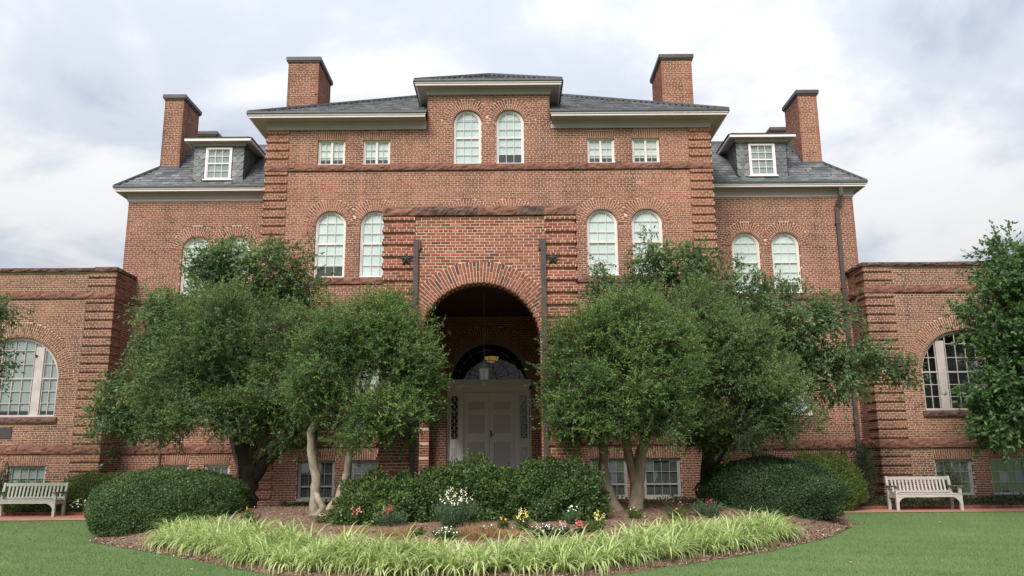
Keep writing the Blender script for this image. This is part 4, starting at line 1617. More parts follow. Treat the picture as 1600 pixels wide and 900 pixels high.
# ------------------------------------------------------------------ entrance porch
PH = 2.09
PORCH_OPS = [Arch(0, 1.30, 0.55, 4.08, 0.47)]
B = Bricks(0.5, 0.17)
lay(B, -PH, PH, 0.2, 6.95, PORCH_OPS, [(-PH, -1.42, -1), (1.42, PH, 1)], dep=0.40)
ring(B, 0, 4.08, 1.30, 1.77, HALFBOND, dep=0.43, jag=-0.03, yf=-0.002, d=-0.10, clip=lambda x, z: abs(x) < 1.43)
Vm, Qm = with_beds(*mortar_faces(-PH, PH, -0.2, 6.9, PORCH_OPS, rev=0.42), B)
PORCH = np_obj('entrance_porch', place(Vm, 'front', 0, YP), Qm, MAT['mortar'], BLD)
# the bricks that show largest are pieces of their own
rows = B.rows
pick = []
for i, r in enumerate(rows):
    turned = r[6] > 0.425 and abs(r[4]) > 1e-6
    face = r[1] > 4.72 and abs(r[0]) < 1.42 and r[1] < 6.84
    if turned and r[1] > 4.25:
        pick.append((0, i))
    elif face:
        pick.append((1 + abs(r[0]) + abs(r[1] - 5.9), i))
pick = [i for _, i in sorted(pick)][:298]
ps = set(pick)
tones = [0.02, 0.2, 0.3, 0.38, 0.46, 0.52, 0.58, 0.66, 0.76, 0.9]
unit = []
for t in tones:
    me = bpy.data.meshes.new('brick')
    V = [(-.5, 0, -.5), (.5, 0, -.5), (.5, 0, .5), (-.5, 0, .5), (-.5, 1, -.5), (.5, 1, -.5), (.5, 1, .5), (-.5, 1, .5)]
    me.from_pydata(V, [], [(0, 1, 2, 3), (0, 4, 5, 1), (1, 5, 6, 2), (2, 6, 7, 3), (3, 7, 4, 0)])
    at = me.attributes.new('tone', 'FLOAT', 'POINT')
    at.data.foreach_set('value', [t] * 8)
    me.materials.append(MAT['brick_porch'])
    unit.append(me)
for i in pick:
    cx, cz, w, h, ang, yf, dep, t = rows[i]
    k = min(range(len(tones)), key=lambda q: abs(tones[q] - t))
    inst('brick', unit[k], PORCH, (cx, YP + yf, cz), (0, -ang, 0), (w, dep, h))
Vb, Qb, tb = B.arrays([r for i, r in enumerate(rows) if i not in ps])
np_obj('brickwork', place(Vb, 'front', 0, YP), Qb, MAT['brick_porch'], PORCH, tb, kind='stuff')
# coping of rock-faced stone
for a, b_, mt in ((-PH - 0.04, -1.42, 'stone'), (-1.42, -0.05, 'stone_dark'), (-0.05, 0.83, 'stone'), (0.83, 1.42, 'stone_dark'), (1.42, PH + 0.04, 'stone')):
    rock_block('coping_stone', PORCH, a + 0.003, b_ - 0.003, 6.88, 7.08, -0.055, 0.5, MAT[mt], oy=YP, rough=0.02)
# side walls with wide openings, inner faces, slab roof, ceiling and floor
for s in (-1, 1):
    op = [Rect(0.5, 5.6, 0.9, 3.7) if s < 0 else Rect(1.2, 6.3, 0.9, 3.7)]
    B = Bricks(0.48)
    lay(B, 0.0, 6.8, 0.2, 6.88, op, dep=0.2)
    sd_ = ('+x', PH, YP) if s > 0 else ('-x', -PH, 0.0)
    W = wall('porch_side_wall', BLD, B, mortar_faces(0, 6.8, -0.2, 6.9, op, rev=0.4), *sd_, MAT['brick_porch'], MAT['mortar'])
    B = Bricks(0.4)
    op = [Rect(0.8, 5.9, 0.9, 3.7) if s < 0 else Rect(0.5, 5.6, 0.9, 3.7)]
    lay(B, 0.0, 6.4, 0.9, 5.8, op, dep=0.21)
    V, Q = mortar_faces(0, 6.4, 0.9, 5.9, op, rev=0.012)
    sd2 = ('-x', PH - 0.4, 0.0) if s > 0 else ('+x', -PH + 0.4, YP + 0.4)
    wall('porch_inner_wall', BLD, B, (V, Q), *sd2, MAT['brick_porch'], MAT['mortar_old'])
# back face of the front wall
MB().prism([(-PH + 0.4, 5.9), (-1.69, 4.08)] + [(-1.69 * math.cos(t), 4.08 + 1.5 * math.sin(t)) for t in np.linspace(0.05, PI - 0.05, 15)] + [(1.69, 4.08), (PH - 0.4, 5.9)], YP + 0.40, YP + 0.43).build('porch_arch_lining', MAT['brick_porch'], BLD)
cl_ = MB()
for i in range(4):
    a = -1.69 + i * 0.845
    cl_.box(a + 0.006, a + 0.839, YP + 0.42, -0.03, 5.80, 5.85)
cl_.build('porch_ceiling', MAT['ceiling'], BLD)
MB().box(-PH + 0.05, PH - 0.05, YP + 0.3, -0.02, 6.86, 6.98).build('porch_roof', MAT['roof_under'], BLD)
MB().box(-PH + 0.02, PH - 0.02, YP + 0.02, 0.0, 0.2, 0.98).build('porch_floor', MAT['stone'], BLD)
# iron straps, their shoes and the star-shaped tie anchors
for s in (-1, 1):
    st = MB().box(s * 1.385 - 0.055, s * 1.385 + 0.055, YP - 0.075, YP - 0.015, 0.3, 6.33).build('iron_strap', MAT['strap'], PORCH)
    a, b_ = sorted((s * 1.33, s * 1.285))
    MB().box(a, b_, YP - 0.06, YP - 0.01, 6.10, 6.31).build('strap_shoe', MAT['iron'], st)
    pts = []
    for k in range(10):
        rr = 0.155 if k % 2 == 0 else 0.062
        pts.append((rr * math.sin(k * PI / 5), rr * math.cos(k * PI / 5)))
    sm_ = MB()
    vs = [(x, 0.0, z) for x, z in pts] + [(0, -0.05, 0)] + [(x, 0.03, z) for x, z in pts]
    sm_.add(vs, [(k, (k + 1) % 10, 10) for k in range(10)] + [(k, k + 11, (k + 1) % 10 + 11, (k + 1) % 10) for k in range(10)])
    sm_.build('star_anchor', MAT['iron'], PORCH, (s * 1.585, YP - 0.075, 5.885))

# ------------------------------------------------------------------ doorway
D = MB()
yd = 0.20
D.box(-1.24, -1.19, yd - 0.10, yd + 0.1, 1.0, 3.62).box(1.19, 1.24, yd - 0.10, yd + 0.1, 1.0, 3.62)
for s in (-1, 1):
    a, b_ = sorted((s * 0.755, s * 0.87))
    D.box(a, b_, yd - 0.09, yd + 0.1, 1.0, 3.56)
    a, b_ = sorted((s * 0.87, s * 1.19))
    D.box(a, b_, yd - 0.03, yd + 0.06, 1.0, 2.06).box(a, b_, yd - 0.03, yd + 0.06, 2.06, 2.20).box(a, b_, yd - 0.03, yd + 0.06, 3.45, 3.56)
    D.box(s * 0.97 - 0.1 + (0 if s > 0 else 0), s * 0.97 - 0.06, yd - 0.03, yd + 0.06, 2.20, 3.45) if False else None
    for xx in (0.87, 1.12):
        a, b_ = sorted((s * xx, s * (xx + 0.055)))
        D.box(a, b_, yd - 0.032, yd + 0.058, 2.20, 3.45)
D.box(-1.19, 1.19, yd - 0.08, yd + 0.1, 3.56, 3.74)
D.box(-1.30, 1.30, yd - 0.15, yd + 0.05, 3.74, 3.83).box(-1.34, 1.34, yd - 0.20, yd + 0.05, 3.83, 3.92)
DOOR = D.build('entrance_doorway', MAT['door'], BLD)
for s in (-1, 1):
    for i in range(20):
        pass
dn = MB()
for i in range(40):
    x = -1.28 + i * 0.0656
    dn.box(x, x + 0.035, yd - 0.17, yd - 0.149, 3.755, 3.80)
dn.build('dentil_row', MAT['door'], DOOR)
for s in (-1, 1):
    cx = s * 0.3775
    lf = MB()
    w = 0.3775 - 0.004
    xa, xb = cx - w, cx + w
    pa, pb = cx - 0.245, cx + 0.245
    zr = [1.02, 1.16, 2.10, 2.36, 2.90, 3.05, 3.27, 3.55]
    for a, b_ in ((1.02, 1.16), (2.10, 2.36), (2.90, 3.05), (3.27, 3.55)):
        lf.box(xa, xb, yd, yd + 0.05, a, b_)
    for a, b_ in ((1.16, 2.10), (2.36, 2.90), (3.05, 3.27)):
        lf.box(xa, pa, yd, yd + 0.05, a, b_).box(pb, xb, yd, yd + 0.05, a, b_)
    leaf = lf.build('door_leaf', MAT['door'], DOOR)
    for a, b_ in ((1.16, 2.10), (2.36, 2.90), (3.05, 3.27)):
        MB().box(pa, pb, yd + 0.028, yd + 0.045, a, b_).box(pa + 0.04, pb - 0.04, yd + 0.014, yd + 0.03, a + 0.04, b_ - 0.04).build('door_panel', MAT['door_panel'], DOOR)
    # sidelight: lattice and glass
    a, b_ = sorted((s * 0.925, s * 1.12))
    lt = MB()
    n = 6
    dz = (3.45 - 2.20) / n
    for i in range(n):
        z = 2.20 + i * dz
        lt.bar((a, yd + 0.005, z), (b_, yd + 0.005, z + dz), 0.012, 0.012).bar((b_, yd + 0.005, z), (a, yd + 0.005, z + dz), 0.012, 0.012)
        lt.bar(((a + b_) / 2, yd + 0.005, z), ((a + b_) / 2, yd + 0.005, z + dz), 0.009, 0.009)
    lt.build('sidelight_lattice', MAT['door'], DOOR)
    MB().add([(a, yd + 0.02, 2.2), (b_, yd + 0.02, 2.2), (b_, yd + 0.02, 3.45), (a, yd + 0.02, 3.45)], [(0, 1, 2, 3)]).build('sidelight_pane', MAT['glass_dim'], DOOR)
    a, b_ = sorted((s * 0.96, s * 1.12))
    MB().box(a, b_, yd - 0.045, yd - 0.03, 1.2, 1.95).build('side_panel', MAT['door_panel'], DOOR)
hd = MB().box(0.035, 0.07, yd - 0.02, yd, 2.24, 2.44).bar((0.05, yd - 0.05, 2.31), (0.15, yd - 0.05, 2.31), 0.022, 0.022).bar((0.055, yd - 0.055, 2.31), (0.055, yd, 2.31), 0.02, 0.02)
hd.build('door_handle', MAT['iron'], DOOR)
# fanlight: casing, hub, radial bars, two arcs and glass leaves
FAN = MB()
R1 = 1.235
fan_f = MB()
ts = np.linspace(0, PI, 33)
for r0, r1, y0, y1 in ((1.09, 1.236, yd - 0.08, yd + 0.06), (0.60, 0.622, yd - 0.0, yd + 0.03), (0.22, 0.26, yd - 0.0, yd + 0.03), (0.90, 0.918, yd, yd + 0.03)):
    t_ = fan_f if r0 > 1 else FAN
    for a, b_ in zip(ts[:-1], ts[1:]):
        P = [(r * math.cos(t), r * math.sin(t)) for r, t in ((r0, a), (r1, a), (r1, b_), (r0, b_))]
        t_.add([(x, y0, 3.9 + z) for x, z in P] + [(x, y1, 3.9 + z) for x, z in P], [(0, 1, 2, 3), (0, 3, 7, 4), (1, 5, 6, 2), (7, 6, 5, 4)])
for i in range(1, 10):
    t = PI * i / 10
    FAN.bar((0.24 * math.cos(t), yd + 0.015, 3.9 + 0.24 * math.sin(t)), (1.1 * math.cos(t), yd + 0.015, 3.9 + 1.1 * math.sin(t)), 0.016, 0.022)
ff = fan_f.build('fanlight_casing', MAT['fan_dark'], DOOR)
FAN.build('fanlight_bars', MAT['fan_dark'], DOOR)
for i in range(10):
    t0, t1 = PI * i / 10, PI * (i + 1) / 10
    tt = np.linspace(t0, t1, 5)
    pl = [(1.1 * math.cos(t), 1.1 * math.sin(t)) for t in tt] + [(0.05 * math.cos(t), 0.05 * math.sin(t)) for t in tt[::-1]]
    MB().add([(x, yd + 0.02, 3.9 + z) for x, z in pl], [tuple(range(len(pl)))]).build('fanlight_pane', MAT['glass_dim'], DOOR)
# hallway behind the glass
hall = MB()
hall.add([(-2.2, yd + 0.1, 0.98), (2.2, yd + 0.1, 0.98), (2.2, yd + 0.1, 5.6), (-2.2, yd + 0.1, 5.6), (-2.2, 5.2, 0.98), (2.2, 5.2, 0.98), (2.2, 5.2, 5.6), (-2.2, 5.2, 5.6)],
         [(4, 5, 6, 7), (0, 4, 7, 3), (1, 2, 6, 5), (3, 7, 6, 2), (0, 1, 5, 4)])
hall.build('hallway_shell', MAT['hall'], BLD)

# pendant bowl in the hallway, seen through the fanlight
pen = empty('pendant_lamp', (-0.68, 26.3, 0))
tag(pen, 'amber glass bowl lamp hanging in the dark hallway behind the fanlight', 'lamp')
bw = MB()
prof = [(0.02, 4.68), (0.12, 4.70), (0.20, 4.76), (0.235, 4.86)]
n = 20
vs, fs = [], []
for r, z in prof:
    for k in range(n):
        vs.append((r * math.cos(2 * PI * k / n), r * math.sin(2 * PI * k / n), z))
for i in range(len(prof) - 1):
    for k in range(n):
        fs.append((i * n + k, i * n + (k + 1) % n, (i + 1) * n + (k + 1) % n, (i + 1) * n + k))
bw.add(vs, fs).build('bowl', MAT['amber'], pen, smooth=True)
rd = MB().tube([(0, 0, 4.84), (0, 0, 5.6)], [0.012, 0.012], 6)
for k in range(3):
    t = 2 * PI * k / 3
    rd.tube([(0.23 * math.cos(t), 0.23 * math.sin(t), 4.86), (0, 0, 5.15)], [0.006, 0.006], 5)
rd.build('hanging_rod', MAT['iron'], pen)

# hanging lantern under the porch ceiling
lan = empty('hanging_lantern', (-0.70, 20.0, 0))
tag(lan, 'grey metal lantern with frosted glass hanging under the entrance arch', 'lantern')
hx = [(math.cos(PI / 6 + k * PI / 3), math.sin(PI / 6 + k * PI / 3)) for k in range(6)]


def hexring(mbd, levels):
    vs, fs = [], []
    for r, z in levels:
        vs += [(r * x, r * y, z) for x, y in hx]
    for i in range(len(levels) - 1):
        for k in range(6):
            fs.append((i * 6 + k, i * 6 + (k + 1) % 6, (i + 1) * 6 + (k + 1) % 6, (i + 1) * 6 + k))
    mbd.add(vs, fs)
    return mbd


hexring(MB(), [(0.03, 3.40), (0.05, 3.42), (0.07, 3.47), (0.06, 3.485), (0.11, 3.50), (0.125, 3.52), (0.115, 3.535)]).build('base', MAT['verdigris'], lan)
hexring(MB(), [(0.15, 3.80), (0.155, 3.815), (0.10, 3.885), (0.05, 3.93), (0.045, 3.96), (0.02, 3.965), (0.028, 3.99), (0.006, 4.03)]).build('roof', MAT['verdigris'], lan)
pst = MB()
for x, y in hx:
    pst.bar((0.112 * x, 0.112 * y, 3.53), (0.138 * x, 0.138 * y, 3.805), 0.016, 0.016)
pst.build('posts', MAT['verdigris'], lan)
hexring(MB(), [(0.10, 3.535), (0.126, 3.80)]).build('glass_body', MAT['lamp_glass'], lan)
MB().tube([(0, 0, 3.55), (0, 0, 3.74)], [0.062, 0.062], 12).build('frosted_chimney', MAT['lamp_glass'], lan)
ch = MB()
z = 4.02
i = 0
while z < 5.80:
    if i % 2:
        ch.bar((-0.012, 0, z), (-0.012, 0, z + 0.05), 0.006, 0.006).bar((0.012, 0, z), (0.012, 0, z + 0.05), 0.006, 0.006)
    else:
        ch.bar((0, -0.012, z), (0, -0.012, z + 0.05), 0.006, 0.006).bar((0, 0.012, z), (0, 0.012, z + 0.05), 0.006, 0.006)
    z += 0.045
    i += 1
ch.build('chain', MAT['verdigris'], lan)

# ------------------------------------------------------------------ paths and edging
pathL = grid('path', np.arange(-22, -8.79, 0.3), np.linspace(21.75, 23.55, 8), gh, MAT['path'], 0.014)
pathR = grid('path', np.arange(8.45, 22.2, 0.3), np.linspace(22.35, 23.55, 8), gh, MAT['path'], 0.014)
eb = []
for t in (0.3, 0.45, 0.55, 0.7):
    me = MB().box(-0.1, 0.1, -0.05, 0.05, -0.04, 0.085).mesh('brick', MAT['brick'])
    at = me.attributes.new('tone', 'FLOAT', 'POINT')
    at.data.foreach_set('value', [t] * len(me.vertices))
    eb.append(me)
for p, x0, x1 in ((pathL, -15.6, -8.9), (pathR, 8.55, 15.4)):
    x = x0
    while x < x1:
        inst('brick', random.choice(eb), p, (x, 23.62 + random.uniform(-0.012, 0.012), float(gh(x, 23.62)) + random.uniform(0.0, 0.02)),
             (random.uniform(-0.05, 0.05), random.uniform(-0.03, 0.03), random.uniform(-0.05, 0.05)))
        x += 0.212


# ------------------------------------------------------------------ benches
def bench(x, y, rz, wood, label):
    z0 = float(gh(x, y)) + 0.015
    o = empty('garden_bench', (x, y, z0), None, rz)
    tag(o, label, 'bench', 'slatted garden benches')
    hw = 0.87
    for s in (-1, 1):
        MB().box(s * hw - 0.035, s * hw + 0.035, -0.30, -0.23, 0, 0.62).build('leg', wood, o)
        # rear leg rises into the raked back post
        MB().add([(s * hw - 0.035, 0.20, 0), (s * hw + 0.035, 0.20, 0), (s * hw + 0.035, 0.27, 0), (s * hw - 0.035, 0.27, 0),
                  (s * hw - 0.035, 0.17, 0.42), (s * hw + 0.035, 0.17, 0.42), (s * hw + 0.035, 0.25, 0.42), (s * hw - 0.035, 0.25, 0.42),
                  (s * hw - 0.03, 0.28, 0.90), (s * hw + 0.03, 0.28, 0.90), (s * hw + 0.03, 0.34, 0.90), (s * hw - 0.03, 0.34, 0.90)],
                 [(0, 3, 2, 1), (0, 1, 5, 4), (1, 2, 6, 5), (2, 3, 7, 6), (3, 0, 4, 7), (4, 5, 9, 8), (5, 6, 10, 9), (6, 7, 11, 10), (7, 4, 8, 11), (8, 9, 10, 11)]).build('leg', wood, o)
        MB().box(s * hw - 0.05, s * hw + 0.05, -0.36, 0.25, 0.62, 0.655).build('armrest', MAT['teak_dark'], o)
        MB().box(s * hw - 0.025, s * hw + 0.025, -0.23, 0.18, 0.33, 0.41).build('side_rail', wood, o)
        # curved brace under the front rail
        pts = [(0, 0.36), (0.26, 0.36)] + [(0.26 - 0.26 * math.sin(t), 0.36 - 0.2 * (1 - math.cos(t))) for t in np.linspace(0.15, PI / 2, 6)]
        pl = [(s * (hw - 0.035) - s * px, pz) for px, pz in pts]
        MB().prism(pl, -0.285, -0.255).build('corner_brace', wood, o)
    MB().box(-hw + 0.036, hw - 0.036, -0.29, -0.25, 0.352, 0.425).build('front_rail', wood, o)
    for i in range(5):
        y0 = -0.30 + i * 0.098
        MB().box(-hw + 0.0, hw - 0.0, y0, y0 + 0.075, 0.428, 0.45).build('seat_slat', wood, o)
    rk = 0.12 / 0.535

    def yb(z):
        return 0.19 + (z - 0.42) * rk
    MB().bar((-hw + 0.03, yb(0.845) + 0.02, 0.845), (hw - 0.03, yb(0.845) + 0.02, 0.845), 0.085, 0.04).build('top_rail', wood, o)
    MB().bar((-hw + 0.03, yb(0.49) + 0.02, 0.49), (hw - 0.03, yb(0.49) + 0.02, 0.49), 0.05, 0.035).build('lower_rail', wood, o)
    n = 15
    sm_ = MB().bar((0, yb(0.50) + 0.02, 0.50), (0, yb(0.82) + 0.02, 0.82), 0.05, 0.016, Vector((0, 1, 0))).mesh('back_slat', wood)
    for i in range(n):
        xx = -hw + 0.035 + (2 * hw - 0.07) * (i + 1) / (n + 1)
        inst('back_slat', sm_, o, (xx, 0, 0))
    return o


bench(11.35, 23.2, 0.0, MAT['teak'], 'weathered pale grey slatted bench beside the tall feathery shrub')
bench(-13.42, 23.2, 0.0, MAT['teak_green'], 'greenish grey slatted bench cut by the edge beside white flowers')


# ------------------------------------------------------------------ vegetation
def unit_rows(a):
    return a / np.maximum(np.linalg.norm(a, axis=1, keepdims=True), 1e-9)


def leaf_mesh(P, D, Nn, L_, W_, tone, fold=0.0):
    """one rhombic leaf per row: base P, direction D, rough normal Nn"""
    n = len(P)
    S = unit_rows(np.cross(D, Nn))
    L_ = np.broadcast_to(L_, (n,))[:, None]
    W_ = np.broadcast_to(W_, (n,))[:, None]
    V = np.empty((n, 4, 3))
    V[:, 0] = P
    V[:, 1] = P + D * L_ * 0.45 + S * W_ * 0.5
    V[:, 2] = P + D * L_
    V[:, 3] = P + D * L_ * 0.45 - S * W_ * 0.5
    Q = np.arange(n * 4).reshape(n, 4)
    return V.reshape(-1, 3), Q, np.repeat(tone, 4)


def clump_centres(lobes, dens, rng, inner=0.25, lo=0.70, hi=0.95):
    C, O = [], []
    for i, (x, y, z, rx, ry, rz) in enumerate(lobes):
        area = 4 * PI * ((rx * ry) ** 1.6 / 3 + (rx * rz) ** 1.6 / 3 + (ry * rz) ** 1.6 / 3) ** (1 / 1.6)
        n = max(4, int(area * dens))
        d = unit_rows(rng.normal(size=(n, 3)))
        r = rng.uniform(lo, hi, n)
        k = rng.random(n) < inner
        ph = rng.uniform(0, 6.28, 6)
        lump = np.sin(d[:, 0] * 4.1 + ph[0]) * np.sin(d[:, 1] * 3.7 + ph[1]) + np.sin(d[:, 2] * 5.3 + ph[2]) * np.sin(d[:, 0] * 2.9 + ph[3]) + 0.6 * np.sin(d[:, 1] * 6.1 + d[:, 2] * 5 + ph[4])
        r = r * (1 + 0.15 * lump)
        r[k] = rng.uniform(0.25, 0.7, k.sum())
        p = d * r[:, None] * np.array([rx, ry, rz]) + np.array([x, y, z])
        keep = (lump > -1.05) | k
        for j, (a, b_, c, ra, rb, rc_) in enumerate(lobes):
            if j == i:
                continue
            q = ((p - np.array([a, b_, c])) / np.array([ra, rb, rc_]))
            keep &= (np.linalg.norm(q, axis=1) > 0.62)
        o = unit_rows(d / np.array([rx, ry, rz]))
        C.append(p[keep])
        O.append(o[keep])
    return np.concatenate(C), np.concatenate(O)


def crown(name, parent, lobes, material, seed, dens=9, cr=0.3, twigs=13, tl=0.42, per=20, L_=0.055, W_=0.017, upb=0.35, droop=0.0, tone_sd=0.16, inner=0.25,
          mean=0.45, odd=0.004, leaf_spread=0.7, zmin=0.3, twig_mat='twig'):
    rng = np.random.default_rng(seed)
    C, O = clump_centres(lobes, dens, rng, inner)
    K = len(C)
    n = K * twigs
    ci = np.repeat(np.arange(K), twigs)
    out = O[ci]
    base = C[ci] - out * cr * 0.5 + rng.normal(size=(n, 3)) * cr * 0.42
    d = unit_rows(out * 0.85 + rng.normal(size=(n, 3)) * 0.55 + np.array([0, 0, upb]))
    ln = tl * rng.uniform(0.55, 1.25, n)
    ctone = rng.normal(0, 0.12, K)
    # leaves along the twigs
    m = n * per
    ti = np.repeat(np.arange(n), per)
    t = rng.uniform(0.1, 1.0, m)
    P = base[ti] + d[ti] * (ln[ti] * t)[:, None]
    P[:, 2] -= droop * (t * ln[ti]) ** 2
    P += rng.normal(size=(m, 3)) * 0.012
    D = unit_rows(d[ti] * 0.75 + rng.normal(size=(m, 3)) * leaf_spread - np.array([0, 0, droop * 0.8]))
    Nn = unit_rows(rng.normal(size=(m, 3)) * 0.38 + out[ti] * 0.75 + np.array([0, 0, 0.55]))
    tone = np.clip(rng.normal(mean, tone_sd, m) + ctone[ci][ti] + 0.24 * (t - 0.5) + 0.13 * out[ti][:, 2], 0, 0.97)  # clump light and shade put into tone by tip and height; yellower outside
    tone[rng.random(m) < odd] = 1.0
    keep = P[:, 2] > zmin
    P, D, Nn, tone = P[keep], D[keep], Nn[keep], tone[keep]
    sz = rng.uniform(0.7, 1.25, len(P))
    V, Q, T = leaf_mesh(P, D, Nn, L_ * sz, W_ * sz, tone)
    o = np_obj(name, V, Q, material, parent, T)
    # twigs: thin strips
    S = unit_rows(np.cross(d, rng.normal(size=(n, 3)))) * 0.004
    tip = base + d * ln[:, None]
    tip[:, 2] -= droop * ln ** 2
    b0 = base - d * 0.15
    Vt = np.stack([b0 - S, b0 + S, tip + S * 0.4, tip - S * 0.4], 1).reshape(-1, 3)
    np_obj('twigs', Vt, np.arange(n * 4).reshape(n, 4), MAT[twig_mat], parent, kind='stuff')
    return o, C


def wob(p, q, n, amp, rng):
    p, q = np.array(p, float), np.array(q, float)
    pts = [p + (q - p) * (i / n) + (rng.normal(size=3) * amp if 0 < i < n else 0) for i in range(n + 1)]
    return [tuple(v) for v in pts]


def tree(name, label, loc, stems, lobes, leafmat, bark, seed, group=None, cat='tree', limbs=True, **kw):
    """stems: list of (points, radii) in world space"""
    o = empty(name, (0, 0, 0))
    o.location = loc
    rel = Vector(loc)
    tag(o, label, cat, group)
    rng = np.random.default_rng(seed + 7)
    tr_ = MB()
    ends = []
    for pts, rad in stems:
        pts = [Vector(p) - rel for p in pts]
        # finer, slightly wandering path
        P, R_ = [], []
        for i in range(len(pts) - 1):
            for k in range(4):
                f = k / 4
                P.append(pts[i].lerp(pts[i + 1], f) + Vector(rng.normal(size=3) * rad[i] * 0.10))
                R_.append(rad[i] * (1 - f) + rad[i + 1] * f)
        P.append(pts[-1])
        R_.append(rad[-1])
        tr_.tube(P, R_, 14, 0.09)
        # root flare
        if P[0].z < 0.2 and len(P) > 6:
            for q in range(4):
                th = q * 1.57 + rng.uniform(-0.4, 0.4)
                ex = Vector((math.cos(th), math.sin(th), 0)) * rad[0] * 2.2
                tr_.tube([P[1], P[0] + ex * 0.5 + Vector((0, 0, 0.02)), P[0] + ex + Vector((0, 0, -0.10))], [rad[0] * 0.75, rad[0] * 0.5, rad[0] * 0.2], 7, 0.1)
        ends.append((pts[-1], rad[-1]))
    lobes_l = [(a - rel.x, b_ - rel.y, c - rel.z, d, e_, f) for a, b_, c, d, e_, f in lobes]
    cr_, C = crown('crown', o, lobes_l, leafmat, seed, **kw)
    if limbs:
        for (x, y, z, rx, ry, rz) in lobes_l:
            e0, r0 = min(ends, key=lambda q: (q[0] - Vector((x, y, z))).length)
            pts = wob(e0, (x, y, z), 4, 0.08, rng)
            tr_.tube(pts, [r0 * 0.8 * (1 - 0.16 * i) for i in range(5)], 7, 0.06)
            near = sorted(range(len(C)), key=lambda k: np.linalg.norm((C[k] - np.array([x, y, z])) / np.array([rx, ry, rz])))
            for k in near[:14]:
                st = np.array(pts[3]) * 0.4 + np.array(pts[4]) * 0.6
                tr_.tube(wob(st, C[k], 3, 0.05, rng), [0.028, 0.02, 0.013, 0.006], 5, 0, cap=False)
    tr_.build('trunk', MAT[bark], o, smooth=True)
    return o


MY = dict(dens=5.6, cr=0.34, twigs=24, tl=0.38, per=18, L_=0.060, W_=0.0225, inner=0.18)
# front left pale-stemmed tree
tree('evergreen_tree', 'fine leaved evergreen tree with two pale bare stems left of the entrance arch', (-4.0, 17.2, 0.5),
     [([(-4.06, 17.25, 0.42), (-4.07, 17.2, 0.75), (-4.03, 17.1, 1.2), (-4.13, 17.0, 1.75), (-4.15, 16.9, 2.2), (-3.75, 16.6, 2.8)], [0.14, 0.11, 0.10, 0.09, 0.08, 0.07]),
      ([(-3.90, 17.1, 0.42), (-3.72, 17.05, 0.62), (-3.52, 17.0, 0.95), (-3.36, 16.9, 1.4), (-3.28, 16.75, 2.0), (-3.0, 16.5, 2.7)], [0.13, 0.10, 0.085, 0.08, 0.075, 0.06]),
      ([(-4.02, 17.18, 0.50), (-3.85, 17.02, 0.68), (-3.96, 17.0, 0.86), (-4.04, 17.12, 1.0)], [0.06, 0.07, 0.06, 0.05])],
     [(-2.95, 16.3, 4.10, 1.05, 1.0, 0.85), (-2.22, 16.2, 3.55, 0.75, 0.85, 0.95), (-3.68, 16.35, 3.6, 0.78, 0.85, 0.85), (-3.15, 16.1, 2.46, 0.74, 0.8, 0.56), (-2.25, 16.2, 2.50, 0.76, 0.85, 0.60), (-1.92, 16.3, 2.95, 0.50, 0.6, 0.62), (-3.95, 16.4, 3.05, 0.55, 0.7, 0.60), (-2.5, 16.3, 4.35, 0.7, 0.8, 0.60)],
     MAT['leaf_myrtle'], 'bark_pale', 3, odd=0.002, **MY)
# front left dark-trunked tree
tree('evergreen_tree', 'broad dark evergreen tree with black forked trunk rising behind the left clipped mound', (-6.3, 19.8, 0.4),
     [([(-6.28, 19.8, 0.2), (-6.30, 19.8, 0.9), (-6.28, 19.75, 1.5), (-6.42, 19.6, 2.0), (-6.7, 19.3, 2.8)], [0.26, 0.23, 0.21, 0.17, 0.12]),
      ([(-6.22, 19.8, 1.15), (-5.9, 19.7, 1.6), (-5.35, 19.5, 2.0), (-5.0, 19.3, 2.5)], [0.15, 0.14, 0.12, 0.09]),
      ([(-6.30, 19.78, 1.5), (-6.15, 19.6, 2.1), (-6.1, 19.3, 3.0)], [0.16, 0.14, 0.10])],
     [(-6.2, 19.0, 4.35, 1.60, 1.4, 1.30), (-7.50, 18.9, 3.45, 1.10, 1.1, 1.05), (-5.45, 18.9, 3.10, 1.30, 1.2, 1.0), (-7.05, 19.0, 4.75, 0.95, 1.0, 0.75), (-6.75, 18.8, 2.60, 1.35, 1.1, 0.60), (-7.9, 18.9, 2.75, 0.95, 0.9, 0.60), (-5.2, 18.9, 2.40, 1.05, 0.9, 0.55), (-5.1, 19.1, 4.3, 0.9, 0.9, 0.8), (-4.6, 19.2, 3.4, 0.8, 0.8, 0.9)],
     MAT['leaf_myrtle_b'], 'bark_dark', 5, odd=0.001, **dict(MY, dens=4.6))
